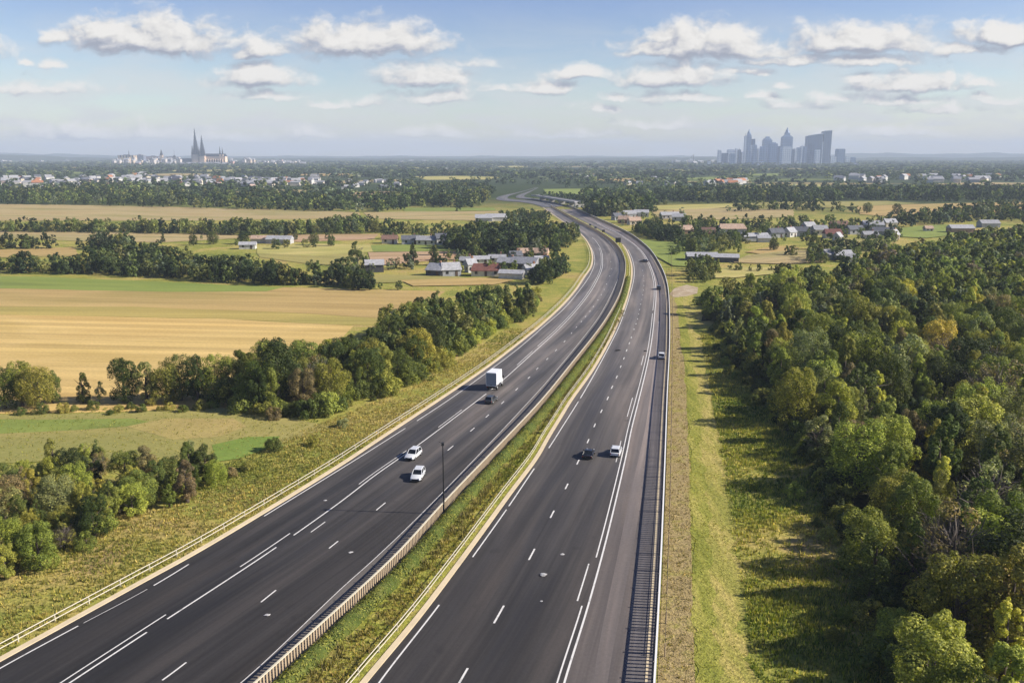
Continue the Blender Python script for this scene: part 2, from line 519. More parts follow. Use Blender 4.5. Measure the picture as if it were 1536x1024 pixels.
FENCE_R = [(977, 1110), (982, 1024), (990.5, 860), (997, 700), (1000.5, 600), (1003.4, 542), (1004.2, 500), (1003.6, 465), (1002, 441), (997.5, 420), (987.5, 398), (976.7, 381), (964, 368.5), (948.5, 356.5),
           (932, 347), (914, 338), (890, 327.3), (868, 317.3), (850, 309)]

def toward(L, y_end=24.0):
    """The traced line carried on, straight, past the edge of the frame towards the viewer."""
    p0, p1 = at(*L[0]), at(*L[2]); d = (p0 - p1); q = p0 + d * ((p0.y - y_end) / max(1e-3, p1.y - p0.y))
    return [pix((q.x, q.y, 0))[:2]] + L


KERB_L, EDGE_L, LANE_L, EDGE_M, FENCE_L, KERB_R, EDGE_R, DASH_R, LINE_R, FENCE_R = map(toward, (KERB_L, EDGE_L, LANE_L, EDGE_M, FENCE_L, KERB_R, EDGE_R, DASH_R, LINE_R, FENCE_R))
# ------------------------------------------------------------------ ground
def build_ground():
    rad = [0, 40, 80, 120, 170, 240, 340, 500, 700, 1000, 1500, 2300, 3500, 5500, 8500, 12500]
    n = 96
    V = [(0, 0, 0)]; Fc = []
    for r in rad[1:]:
        for k in range(n): V.append((r * math.cos(2 * PI * k / n), r * math.sin(2 * PI * k / n), 0.0))
    for k in range(n): Fc.append((0, 1 + k, 1 + (k + 1) % n))
    for i in range(len(rad) - 2):
        a = 1 + i * n; b = a + n
        for k in range(n): Fc.append((a + k, b + k, b + (k + 1) % n, a + (k + 1) % n))
    m, N, out = new_mat("open_land")
    g = N.n("ShaderNodeNewGeometry"); pos = g.outputs["Position"]
    d = N.vmath("LENGTH", pos)
    p = N.noise(pos, 0.035, 5, 0.6, 0.5); p2 = N.noise(pos, 0.22, 4, 0.6)
    f = N.math("ADD", N.math("MULTIPLY", p, 0.65), N.math("MULTIPLY", p2, 0.35))
    near = N.ramp(N.smooth(f, 0.3, 0.7), [(0.0, (0.14, 0.165, 0.03)), (0.35, (0.25, 0.255, 0.052)), (0.65, (0.35, 0.30, 0.078)), (0.88, (0.40, 0.30, 0.11)), (1.0, (0.27, 0.20, 0.085))])
    # the wider country: woods, pasture and stubble in blocks
    v = N.n("ShaderNodeTexVoronoi", feature="F1"); v.inputs["Scale"].default_value = 0.0032; v.inputs["Randomness"].default_value = 0.9
    N.l(N.vmath("MULTIPLY", pos, (0.55, 1.0, 1.0)), v.inputs["Vector"])
    s = N.n("ShaderNodeSeparateColor"); N.l(v.outputs["Color"], s.inputs[0])
    far = N.ramp(s.outputs[0], [(0.0, (0.035, 0.055, 0.018)), (0.62, (0.055, 0.075, 0.024)), (0.74, (0.16, 0.19, 0.05)), (0.84, (0.10, 0.13, 0.035)), (0.92, (0.32, 0.25, 0.11)), (1.0, (0.045, 0.06, 0.02))], "CONSTANT")
    wood = N.noise(pos, 0.006, 5, 0.6)
    far = N.mix(N.smooth(wood, 0.42, 0.56), far, (0.042, 0.06, 0.02))
    c = N.mix(N.smooth(d, 620.0, 1000.0), near, far)
    fn = N.noise(pos, 1.6, 4, 0.72)
    c = N.mix(1.0, c, N.ramp(fn, [(0.3, (0.6, 0.65, 0.6)), (0.7, (1.35, 1.3, 1.3))]), "MULTIPLY")
    b = N.n("ShaderNodeBsdfPrincipled"); b.inputs["Roughness"].default_value = 0.9; b.inputs["Specular IOR Level"].default_value = 0.1
    N.l(c, b.inputs["Base Color"])
    bp = N.n("ShaderNodeBump"); bp.inputs["Strength"].default_value = 0.7; bp.inputs["Distance"].default_value = 0.4
    N.l(fn, bp.inputs["Height"]); N.l(bp.outputs[0], b.inputs["Normal"]); N.l(b.outputs[0], out.inputs[0])
    me = bpy.data.meshes.new("ground"); me.from_pydata(V, [], Fc); me.materials.append(m)
    o = link(bpy.data.objects.new("ground", me)); tag(o, kind="structure")


build_ground()

# ---- fields: photo outline on the ground, colours, direction of the rows
GOLD = [(0.51, 0.345, 0.12), (0.57, 0.405, 0.155), (0.46, 0.325, 0.11)]
OCHRE = [(0.38, 0.265, 0.10), (0.43, 0.305, 0.12), (0.34, 0.26, 0.09)]
STUB = [(0.36, 0.27, 0.12), (0.40, 0.31, 0.15), (0.29, 0.25, 0.095)]
GREEN = [(0.17, 0.22, 0.05), (0.22, 0.26, 0.06), (0.15, 0.185, 0.045)]
OLIVE = [(0.26, 0.24, 0.075), (0.32, 0.275, 0.09), (0.22, 0.22, 0.065)]
PINK = [(0.40, 0.25, 0.14), (0.44, 0.30, 0.18), (0.35, 0.24, 0.12)]
YEL = [(0.42, 0.36, 0.11), (0.36, 0.33, 0.10), (0.46, 0.38, 0.14)]
far_strips = []
_r = random.Random(12)
for (x0, x1, y) in [(-60, 150, 259), (250, 420, 256), (430, 560, 262), (560, 650, 252), (640, 745, 258.5), (470, 600, 249), (830, 930, 262), (940, 1080, 256), (1100, 1230, 262), (1290, 1420, 258), (1380, 1560, 265),
                    (880, 1000, 270), (1120, 1240, 254), (40, 200, 252), (330, 480, 287), (560, 640, 301), (1400, 1560, 276), (1020, 1110, 268), (740, 800, 250), (200, 330, 262)]:
    h = (y - 232) * 0.055 + 0.35
    far_strips.append((_r.choice([0, 0, 1, 2, 3]), [(x0, y), (x0 + (x1 - x0) * 0.5, y - h * 0.8), (x1, y - h * 0.2), (x1 - 15, y + h), (x0 + (x1 - x0) * 0.4, y + h * 1.1), (x0 + 12, y + h * 0.7)]))
fields = [
    ("wheat_field", GOLD, [(-90, 470), (120, 474), (330, 478), (505, 487), (530, 489), (500, 520), (420, 560), (350, 612), (160, 618), (-90, 622)]),
    ("stubble_field", [(0.36, 0.28, 0.085), (0.40, 0.31, 0.095), (0.32, 0.275, 0.08)], [(-90, 459), (200, 460), (420, 468), (575, 478), (560, 487), (505, 487), (330, 478), (120, 474), (-90, 470)]),
    ("stubble_field", OCHRE, [(-90, 431), (250, 438), (400, 437), (425, 431), (560, 434), (668, 437), (640, 458), (575, 478), (420, 468), (200, 460), (-90, 459)]),
    ("pasture", GREEN, [(-90, 413), (60, 415), (250, 423), (425, 431), (400, 437), (250, 438), (-90, 431)]),
    ("meadow", OLIVE, [(-90, 624), (160, 620), (330, 612), (420, 625), (500, 640), (420, 665), (330, 690), (100, 690), (-90, 700)]),
    ("meadow", GREEN, [(-90, 628), (60, 630), (200, 628), (240, 636), (120, 645), (-90, 655)]),
    ("meadow", [(0.33, 0.28, 0.09), (0.38, 0.29, 0.11), (0.30, 0.27, 0.075)], [(190, 640), (250, 628), (350, 628), (370, 640), (330, 655), (260, 660)]),
    ("meadow", [(0.16, 0.23, 0.045), (0.19, 0.25, 0.05)], [(318, 668), (370, 656), (420, 655), (405, 672), (360, 688), (325, 693)]),
    ("stubble_field", STUB, [(-90, 305), (200, 309), (500, 317), (540, 319), (540, 327), (300, 331), (-90, 331)]),
    ("stubble_field", STUB, [(-90, 345), (200, 349), (345, 351), (385, 356), (240, 364), (120, 362), (-90, 352)]),
    ("stubble_field", OCHRE, [(-90, 378), (110, 371), (120, 384), (-90, 389)]),
    ("stubble_field", PINK, [(372, 354), (470, 352), (568, 351), (560, 359), (450, 363), (385, 361)]),
    ("pasture", YEL, [(385, 369), (480, 366), (560, 368), (560, 378), (470, 384), (385, 380)]),
    ("meadow", OLIVE, [(385, 380), (470, 384), (545, 379), (560, 400), (460, 396), (390, 386)]),
    ("pasture", GREEN, [(556, 368), (690, 366), (682, 377), (560, 378)]),
    ("stubble_field", PINK, [(552, 379), (680, 377), (742, 378), (772, 381), (720, 388), (640, 392), (560, 400)]),
    ("pasture", GREEN, [(600, 312), (740, 312), (744, 316), (608, 318)]),
    ("stubble_field", STUB, [(545, 319), (608, 317.5), (752, 317), (766, 321), (762, 331), (640, 330), (555, 328)]),
    ("stubble_field", PINK, [(505, 289), (600, 287), (655, 287), (640, 293), (560, 297), (500, 296)]),
    ("pasture", YEL, [(622, 265), (690, 264), (755, 266), (735, 269.5), (640, 270)]),
    ("stubble_field", STUB, [(500, 272), (560, 270), (612, 269), (612, 272), (505, 276)]),
    ("pasture", OLIVE, [(500, 416), (560, 412), (690, 416), (720, 421), (600, 424), (500, 428)]),
    ("stubble_field", OCHRE, [(600, 421), (720, 417), (772, 421), (740, 428), (620, 430)]),
    ("pasture", YEL, [(833, 350), (866, 350), (874, 360), (842, 364)]),
    ("pasture", GREEN, [(815, 284), (900, 283), (985, 287), (980, 292), (880, 292), (820, 291)]),
    ("pasture", YEL, [(975, 309), (1040, 307), (1100, 306), (1100, 311), (1040, 315), (980, 315)]),
    ("stubble_field", STUB, [(978, 316), (1100, 312.5), (1190, 315), (1192, 326), (1080, 330), (985, 329)]),
    ("stubble_field", OCHRE, [(1285, 310), (1400, 306), (1620, 302), (1620, 318), (1500, 323), (1380, 328), (1290, 322)]),
    ("pasture", OLIVE, [(1100, 306), (1190, 303), (1330, 302), (1380, 306), (1285, 310), (1190, 313)]),
    ("stubble_field", OCHRE, [(1118, 379), (1160, 370), (1200, 372), (1190, 378), (1160, 384)]),
    ("stubble_field", STUB, [(1120, 384), (1190, 376), (1222, 377), (1238, 394), (1180, 397), (1100, 395)]),
    ("pasture", YEL, [(1052, 405), (1110, 402), (1190, 401), (1160, 412), (1100, 418), (1055, 418)]),
    ("pasture", OLIVE, [(1250, 358), (1310, 358), (1345, 362), (1320, 376), (1290, 382), (1250, 376)]),
    ("pasture", GREEN, [(1350, 343), (1400, 338), (1460, 338), (1450, 352), (1390, 358), (1350, 356)]),
    ("pasture", YEL, [(1090, 284), (1200, 282), (1260, 279), (1240, 277), (1150, 277), (1090, 280)]),
    ("pasture", GREEN, [(960, 360), (1005, 364), (1060, 366), (1060, 402), (1010, 400), (985, 386)]),
]
fields += [(("stubble_field", STUB), ("pasture", YEL), ("pasture", GREEN), ("stubble_field", OCHRE))[k] + (p,) for k, p in far_strips]
for i, (nm, cols, poly) in enumerate(fields):
    P = [at(x, y) for x, y in poly]
    a = math.atan2(P[1].y - P[0].y, P[1].x - P[0].x)
    key = "field_%d" % i
    m = field_mat(nm, cols, -a, 0.22 if "stub" in nm or "wheat" in nm else 0.1, 0.28 if nm in ("stubble_field", "wheat_field") else 0.14)
    z = 0.03 + 0.012 * i
    bmv = bmesh.new()
    vs = []
    for k in range(len(P)):                       # field margins wander a little
        p, q = P[k], P[(k + 1) % len(P)]
        n = max(1, min(14, int((q - p).length / 14)))
        for j in range(n):
            t = j / n
            jit = 0.0 if j == 0 else 0.6
            vs.append(bmv.verts.new((p.x + (q.x - p.x) * t + random.uniform(-jit, jit), p.y + (q.y - p.y) * t + random.uniform(-jit, jit), z)))
    f = bmv.faces.new(vs)
    bmesh.ops.triangulate(bmv, faces=[f])
    me = bpy.data.meshes.new(nm); bmv.to_mesh(me); bmv.free(); me.materials.append(m)
    if me.polygons and me.polygons[0].normal.z < 0: me.flip_normals()
    tag(link(bpy.data.objects.new(nm, me)), kind="structure")

# ------------------------------------------------------------------ carriageways
Y0, Y1 = 2040.0, 311.0
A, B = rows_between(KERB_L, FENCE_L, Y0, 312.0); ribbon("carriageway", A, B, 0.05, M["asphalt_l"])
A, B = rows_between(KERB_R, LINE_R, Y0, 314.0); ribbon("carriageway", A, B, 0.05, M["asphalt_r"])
A, B = rows_between(LINE_R, FENCE_R, Y0, 314.0)
Bs = A + (B - A) * 1.0
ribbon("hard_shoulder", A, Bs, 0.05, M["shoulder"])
# paler worn streak and the paved strip beside the right-hand fence
SL = [(765, 2060), (925, 1110), (935, 1022), (952, 860), (974, 684), (981, 600), (987, 545), (990, 500), (992, 465), (991, 441)]
A, B = rows_between(SL, FENCE_R, 2030, 442)
ribbon("paved_strip", A, B, 0.058, asphalt_mat("paving_grey", (0.10, 0.09, 0.088), (0.155, 0.14, 0.135), 0.1))
A, B = rows_between(EDGE_M, FENCE_L, 2030, 342)
ribbon("paved_strip", A, B, 0.058, asphalt_mat("paving_brown", (0.095, 0.085, 0.075), (0.14, 0.125, 0.11), 0.1))
STRK0 = [(755, 2060), (882, 1108), (893, 1000), (925, 840), (948, 730), (968, 640), (978, 570), (984, 520), (987, 480)]
STRK1 = [(800, 2060), (900, 1108), (915, 1000), (946, 840), (967, 720), (978, 640), (984, 570), (988, 520), (990, 480)]
A, B = rows_between(STRK0, STRK1, 2030, 482)
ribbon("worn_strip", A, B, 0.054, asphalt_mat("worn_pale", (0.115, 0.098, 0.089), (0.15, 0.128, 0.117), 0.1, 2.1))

LW = {k: resample(img_line(v), 1.5, 6) for k, v in dict(KERB_L=KERB_L, EDGE_L=EDGE_L, LANE_L=LANE_L, DASH_L=DASH_L, EDGE_M=EDGE_M, FENCE_L=FENCE_L, KERB_R=KERB_R,
                                                        EDGE_R=EDGE_R, DASH_R=DASH_R, LINE_R=LINE_R, FENCE_R=FENCE_R).items()}


def seg_by_rows(Q, y0, y1):
    """Part of a ground polyline between two photo rows (y0 near, y1 far)."""
    ys = np.array([pix((q[0], q[1], 0))[1] for q in Q])
    # fine ends
    s = np.arange(len(Q)); ok = np.where((ys <= y0) & (ys >= y1))[0]
    if len(ok) < 2:
        k = int(np.argmin(np.abs(ys - 0.5 * (y0 + y1)))); ok = np.arange(max(0, k - 1), min(len(Q), k + 2))
    return Q[ok[0]:ok[-1] + 1]


FINE = {k: resample(img_line(v, 1.5), 0.3, 30)[0] for k, v in dict(EDGE_L=EDGE_L, LANE_L=LANE_L, DASH_L=DASH_L, EDGE_M=EDGE_M, EDGE_R=EDGE_R, DASH_R=DASH_R, LINE_R=LINE_R).items()}


def mark(line, y0, y1, w, off=0.0, z=0.064, name="lane_marking"):
    Q = seg_by_rows(FINE[line], y0, y1)
    if len(Q) > 60: Q = Q[::4]
    ribbon(name, offset(Q, off - w / 2), offset(Q, off + w / 2), z, M["paint"])


# left carriageway
for y0, y1 in ((2030, 938), (880, 846), (775, 640), (632, 372)): mark("EDGE_L", y0, y1, 0.17, name="edge_line")
mark("EDGE_L", 936, 882, 0.07, name="edge_line")
for y0, y1 in ((2030, 941), (930, 820), (804, 590), (586, 356)): mark("LANE_L", y0, y1, 0.19)
for y0, y1 in ((1060, 924), (853, 800)): mark("LANE_L", y0, y1, 0.15, -0.75)
for y0, y1 in ((728, 676), (642, 615), (548, 527)): mark("LANE_L", y0, y1, 0.13, -0.6)
mark("LANE_L", 520, 372, 0.15, -0.65)
mark("LANE_L", 796, 780, 0.14, 1.5)
for y0, y1 in ((1070, 1050), (1022, 992), (904, 884), (824, 811), (765.5, 753), (676.5, 668.5), (648, 641), (626.5, 621.5), (606, 601.5), (586, 582), (568.5, 564.7), (555, 551.5), (540, 537), (527, 524),
               (513.5, 510.5), (501, 498.8), (492, 489.8), (483.5, 481.5), (476, 474), (468, 466), (461, 459), (451, 449.2), (443, 441.4), (435, 433.5), (427, 425.5), (415, 413.5), (404, 402.7), (393, 391.8), (382, 381)):
    mark("DASH_L", y0, y1, 0.17)
mark("EDGE_M", 2030, 350, 0.09, name="edge_line")
# right carriageway
for y0, y1 in ((1700, 1200), (1030, 907), (837, 764), (760, 702), (673, 600)): mark("EDGE_R", y0, y1, 0.17, name="edge_line")
mark("EDGE_R", 598, 374, 0.19, name="edge_line")
for y0, y1 in ((1030, 1000), (937, 908), (840, 822), (777, 765), (734, 725), (697, 689), (665.5, 658.5), (641, 635), (620, 614.5), (600.5, 595), (583.5, 578.5), (568, 563.5), (552, 548), (539.5, 536), (527.5, 524),
               (517, 513.5), (507.5, 505), (495, 493), (486.7, 485), (479.3, 477.8), (472, 470.7), (465, 463.7), (457, 456), (450, 449), (443, 442), (436, 435.1), (429, 428.2), (422, 421.2), (414, 413.3), (406, 405.4), (398, 397.4), (390, 389.5)):
    mark("DASH_R", y0, y1, 0.20)
mark("LINE_R", 2030, 335, 0.20, name="edge_line")
for y0, y1 in ((2030, 906), (838, 470), (466, 372)): mark("LINE_R", y0, y1, 0.16, -0.62, name="edge_line")
mark("LINE_R", 905, 846, 0.16, -1.25, name="edge_line")
for y0, y1 in ((694, 662), (626, 597), (548, 534)): mark("LINE_R", y0, y1, 0.14, -1.3, name="edge_line")

# far part of the motorway: it swings left, then right again, in two carriageways
def far_ribbon(L, R_, name="far_carriageway", z=0.35):
    a, _ = resample(img_line(L, 1.0), 10, 2); b, _ = resample(img_line(R_, 1.0), 10, 2)
    n = 80
    f = lambda q: np.stack([np.interp(np.linspace(0, 1, n), np.linspace(0, 1, len(q)), q[:, i]) for i in (0, 1)], 1)
    ribbon(name, f(a), f(b), z, M["asphalt_far"])


M["asphalt_far"] = asphalt_mat("asphalt_pale", (0.10, 0.098, 0.10), (0.15, 0.145, 0.145))
far_ribbon([(815, 311.5), (800, 306.5), (775, 303), (752, 301.5), (744, 299), (746, 296.3), (757, 293), (775, 289.3), (794, 284.5), (803, 281.8)],
           [(832, 311.5), (815, 304.5), (790, 300.5), (768, 299.3), (761, 297.5), (763, 294.8), (772, 291.5), (784, 288.2), (798, 284), (806, 281.8)])
far_ribbon([(832, 311), (815, 304), (795, 299.6), (777, 298), (773, 296.3), (777, 293.2), (787, 289.6), (797, 286), (806, 281.9)],
           [(848, 309.5), (828, 303), (806, 298.6), (790, 296.8), (786, 295.2), (788, 292.6), (793, 289.8), (800, 286.2), (808, 281.9)], z=0.42)

# ------------------------------------------------------------------ kerbs and guard rails
def kerb(name, Q, w, h=0.12):
    mb = MB(); sweep(mb, Q, [(-w / 2, 0), (w / 2, 0), (w / 2, h), (-w / 2, h)])
    o = mb.build(name, M["kerb"]); tag(o, kind="structure")


Kl = LW["KERB_L"][0]; Kr = LW["KERB_R"][0]
kerb("kerb", offset(Kl, -0.38), 0.72)
kr_n = [i for i, q in enumerate(Kr) if pix((q[0], q[1], 0))[1] > 366][-1]
kerb("kerb", offset(Kr[:kr_n], -0.34), 0.62)


def guard_rail(Q, label, mat, group, post_step=4.0, hi=0.82, lo=0.34, name="guard_rail"):
    root = empty(name, (Q[0, 0], Q[0, 1], 0))
    inv = Vector((-Q[0, 0], -Q[0, 1], 0))
    for z in (lo, hi):
        mb = MB(); sweep(mb, Q, [(-0.03, z - 0.04), (0.03, z - 0.04), (0.05, z), (0.03, z + 0.04), (-0.03, z + 0.04)])
        o = mb.build("rail", mat, root); o.location = inv
    P, s = resample(Q, post_step)
    for k in range(min(100, len(P))):
        mb = MB(); mb.box(-0.06, 0.06, -0.06, 0.06, 0.0, hi, tx=0.01, ty=0.01)
        o = mb.build("post", mat, root) if k == 0 else link(bpy.data.objects.new("post", post_me), root)
        if k == 0: post_me = o.data
        o.location = (P[k, 0] - Q[0, 0], P[k, 1] - Q[0, 1], 0)
    tag(root, label, "guard rail", group)
    return root


gl = offset(Kl, -1.65)
guard_rail(gl, "two-beam cream guard rail on the grass verge along the outer edge of the oncoming carriageway", M["rail"], "guard rails of the motorway")
gm_n = [i for i, q in enumerate(Kr) if pix((q[0], q[1], 0))[1] > 372][-1]
guard_rail(offset(Kr[:gm_n], -1.25), "two-beam white guard rail on the grassy central reservation", M["rail"], "guard rails of the motorway")


def slat_fence(Q, label, h, sw, period, mat, rail_mat, name="slatted_fence"):
    """Close-boarded low fence: upright slats with gaps, a capping rail and a bottom rail."""
    root = empty(name, (Q[0, 0], Q[0, 1], 0)); inv = Vector((-Q[0, 0], -Q[0, 1], 0))
    P, s = resample(Q, period)
    T, Nn = normals2(P)
    n = len(P)
    t = 0.03
    base = np.array([[-sw / 2, -t, 0.05], [sw / 2, -t, 0.05], [sw / 2, t, 0.05], [-sw / 2, t, 0.05], [-sw / 2, -t, h], [sw / 2, -t, h], [sw / 2, t, h], [-sw / 2, t, h]])
    V = np.zeros((n, 8, 3))
    V[:, :, 0] = P[:, None, 0] + T[:, None, 0] * base[None, :, 0] + Nn[:, None, 0] * base[None, :, 1]
    V[:, :, 1] = P[:, None, 1] + T[:, None, 1] * base[None, :, 0] + Nn[:, None, 1] * base[None, :, 1]
    V[:, :, 2] = base[None, :, 2]
    fq = np.array([(0, 3, 2, 1), (4, 5, 6, 7), (0, 1, 5, 4), (1, 2, 6, 5), (2, 3, 7, 6), (3, 0, 4, 7)])
    Qd = (fq[None] + (np.arange(n) * 8)[:, None, None]).reshape(-1, 4)
    o = link(bpy.data.objects.new("slat_panel", np_mesh("slat_panel", V.reshape(-1, 3), Qd, mat)), root); o.location = inv
    mb = MB(); sweep(mb, Q, [(-0.09, h + 0.003), (0.09, h + 0.003), (0.09, h + 0.11), (-0.09, h + 0.11)])
    o = mb.build("top_rail", rail_mat, root); o.location = inv
    mb = MB(); sweep(mb, Q, [(-0.1, 0.04), (0.1, 0.04), (0.1, 0.2), (-0.1, 0.2)])
    o = mb.build("bottom_rail", mat, root); o.location = inv
    P2, _ = resample(Q, 4.2); T2, N2 = normals2(P2)
    pm = None
    for k in range(min(90, len(P2))):
        if pm is None:
            mb = MB(); mb.box(-0.07, 0.07, -0.07, 0.07, 0, h + 0.16); pm = mb.mesh("post", mat)
        o = link(bpy.data.objects.new("post", pm), root)
        o.location = (P2[k, 0] - Q[0, 0] - N2[k, 0] * 0.14, P2[k, 1] - Q[0, 1] - N2[k, 1] * 0.14, 0); o.rotation_euler.z = math.atan2(T2[k, 1], T2[k, 0])
    tag(root, label, "fence")
    return root


Fl = LW["FENCE_L"][0]; Fr = LW["FENCE_R"][0]
slat_fence(Fl, "low tan slatted fence with cream top rail along the central reservation", 1.50, 0.22, 0.46, M["slat"], M["rail"])
slat_fence(Fr, "low slatted fence with bright white top rail between the hard shoulder and the grass strip", 1.70, 0.20, 0.58, M["slat_grey"], M["rail_white"])
kerb("kerb", offset(Fr[:260], -0.75), 0.22, 0.1)

# wire fence on the grass behind the right-hand fence
wq, _ = resample(img_line([(997, 985), (1001, 870), (1004.5, 760), (1006.5, 660), (1008, 560), (1008.5, 500), (1008, 440), (1007.5, 400), (1007, 372)]), 2.0, 4)
root = empty("wire_fence", (wq[0, 0], wq[0, 1], 0)); inv = Vector((-wq[0, 0], -wq[0, 1], 0))
for z in (0.45, 0.85, 1.25):
    mb = MB(); sweep(mb, wq, [(-0.02, z - 0.02), (0.02, z - 0.02), (0.02, z + 0.02), (-0.02, z + 0.02)])
    o = mb.build("wire", M["dark_metal"], root); o.location = inv
pm = None
P2, _ = resample(wq, 6.0)
for k in range(min(60, len(P2))):
    if pm is None:
        mb = MB(); mb.tube([(0, 0, 0), (0, 0, 1.4)], [0.07, 0.06], 6); pm = mb.mesh("post", M["slat"])
    o = link(bpy.data.objects.new("post", pm), root); o.location = (P2[k, 0] - wq[0, 0], P2[k, 1] - wq[0, 1], 0)
tag(root, "dark wire fence on thin timber posts standing in dry grass beside the white-topped fence", "fence")

# ---- strips of grass beside the right-hand fence
OUT1 = [(1135, 2060), (1050, 1110), (1043, 1024), (1038, 860), (1034, 700), (1030, 600), (1026, 540), (1020, 500), (1016, 460), (1012, 441)]
OUT2 = [(1370, 2060), (1150, 1110), (1132, 1024), (1116, 900), (1098, 780), (1084, 690), (1070, 610), (1058, 540), (1048, 490), (1040, 455), (1036, 441)]
A, B = rows_between(FENCE_R, OUT1, 2030, 442)
dv = (B - A); A2 = A + dv / np.linalg.norm(dv, axis=1)[:, None] * 0.25
ribbon("dry_grass_strip", A2, B, 0.035, grass_mat("dry_grass", [(0.0, (0.25, 0.19, 0.085)), (0.5, (0.34, 0.26, 0.12)), (1.0, (0.28, 0.25, 0.065))], 0.35, 2.5, 0.8))
A, B = rows_between(OUT1, OUT2, 2030, 442)
dv = B - A; ln = np.linalg.norm(dv, axis=1)[:, None]; dv = dv / ln
_n = np.random.default_rng(5)
wob = lambda s: (np.convolve(_n.normal(size=len(A) + 8), np.ones(3) / 3, "same")[:len(A)] * s)[:, None]
Mid = A + dv * (ln * 0.42 + wob(0.5)); A = A + dv * wob(0.45); B = B + dv * wob(1.0)
ribbon("mown_grass_strip", A, Mid, 0.042, grass_mat("mown_grass", [(0.0, (0.185, 0.20, 0.034)), (0.5, (0.27, 0.265, 0.05)), (1.0, (0.39, 0.34, 0.09))], 0.3, 2.2, 0.7, stretch=(1.0, 0.2, 1.0)))
ribbon("mown_grass_strip", Mid, B, 0.046, grass_mat("mown_grass_dry", [(0.0, (0.24, 0.24, 0.05)), (0.5, (0.34, 0.30, 0.075)), (0.8, (0.42, 0.34, 0.105)), (1.0, (0.30, 0.265, 0.075))], 0.3, 2.2, 0.7, stretch=(1.0, 0.2, 1.0)))
dp = [(1004, 441), (1012, 432), (1030, 427), (1047, 431), (1046, 440), (1030, 444), (1012, 446)]
mb = MB(); mb.add([at(x, y, 0.06) for x, y in dp], [tuple(range(len(dp)))]); tag(mb.build("dirt_track", M["dirt"]), kind="structure")

# ---- central reservation: grass strip and the grassy bank behind the fence
A, B = rows_between(FENCE_L, KERB_R, 2030, 366)
ribbon("reservation_grass", A, A + (B - A) * 0.985, 0.03, grass_mat("reservation_grass", [(0.0, (0.17, 0.19, 0.028)), (0.5, (0.29, 0.28, 0.05)), (1.0, (0.36, 0.29, 0.09))], 0.4, 2.0, 0.8))
# ------------------------------------------------------------------ foliage
def crown_arrays(seed, H, r, base, n_lobe, n_leaf, leaf, shape="round", up=0.25, gap=0.72):
    """Leaf faces spread over many lobes: uneven outline, gaps between the lobes."""
    g = np.random.default_rng(seed)
    hh = H - base
    C = []; Rl = []
    while len(C) < n_lobe:
        t = g.uniform(0.04, 0.97)
        if shape == "round": w = math.sqrt(max(0.02, 1 - (2 * t - 0.85) ** 2 / 1.36))
        elif shape == "tall": w = math.sin(PI * min(0.98, t * 0.86 + 0.1)) ** 0.7
        elif shape == "cone": w = (1 - t) ** 0.8 + 0.08
        elif shape == "dome": w = math.sqrt(max(0.03, 1 - t * t))
        else: w = 0.9 * math.sin(PI * min(0.97, t * 0.8 + 0.17)) ** 0.5
        a = g.uniform(0, 2 * PI); q = g.uniform(0.25, 1.0) ** 0.55
        C.append((math.cos(a) * r * w * q * 0.82, math.sin(a) * r * w * q * 0.82, base + hh * t * 0.94))
        Rl.append(r * g.uniform(0.13, 0.34) * (0.55 + 0.55 * w))
    C = np.array(C); Rl = np.array(Rl)
    C[:, 0] += g.normal(0, r * 0.05); C[:, 1] += g.normal(0, r * 0.05)
    idx = g.choice(n_lobe, size=n_leaf * 2, p=Rl**2 / (Rl**2).sum())
    d = g.normal(size=(n_leaf * 2, 3)); d[:, 2] += up; d /= np.linalg.norm(d, axis=1)[:, None]
    P = C[idx] + d * (Rl[idx] * (0.62 + 0.45 * g.random(n_leaf * 2) ** 0.6))[:, None] * np.array([0.92, 0.92, 1.2])
    dist = np.linalg.norm(P[:, None, :] - C[None], axis=2) / Rl[None]
    dist[np.arange(len(P)), idx] = 9
    keep = (dist.min(axis=1) > gap) & (P[:, 2] > 0.15)
    P = P[keep][:n_leaf]; d = d[keep][:n_leaf]; n = len(P)
    nr = d * 1.0 + g.normal(size=(n, 3)) * 0.36; nr[:, 2] += 0.22; nr /= np.linalg.norm(nr, axis=1)[:, None]
    a = np.cross(nr, g.normal(size=(n, 3))); a /= np.linalg.norm(a, axis=1)[:, None] + 1e-9
    b = np.cross(nr, a)
    L = leaf * g.uniform(0.6, 1.35, n)[:, None]; W = L * g.uniform(0.45, 0.75, n)[:, None]
    V = np.stack([P - a * L * 0.5, P + b * W * 0.5 - nr * L * 0.08, P + a * L * 0.5, P - b * W * 0.5 - nr * L * 0.08], 1)
    Q = np.arange(4 * n).reshape(n, 4)
    return V.reshape(-1, 3), Q


def twig_arrays(seed, H, r, base, n):
    """Bare branches: thin blades fanning up and out from the stem."""
    g = np.random.default_rng(seed)
    V = []; 
    for _ in range(n):
        z0 = g.uniform(base * 0.6, H * 0.7); a = g.uniform(0, 2 * PI); el = g.uniform(0.3, 1.2)
        ln = r * g.uniform(0.35, 1.0) * (1.15 - z0 / H)
        k = g.uniform(0, 0.75)
        p0 = np.array([math.cos(a) * r * k * 0.8, math.sin(a) * r * k * 0.8, z0 + k * 1.5])
        d = np.array([math.cos(a) * math.cos(el), math.sin(a) * math.cos(el), math.sin(el)]) + g.normal(size=3) * 0.25
        p1 = p0 + d * ln
        w = np.cross(d, g.normal(size=3)); w = w / np.linalg.norm(w) * g.uniform(0.03, 0.07)
        V += [p0 - w, p0 + w, p1 + w * 0.3, p1 - w * 0.3]
    V = np.array(V); return V, np.arange(len(V)).reshape(-1, 4)


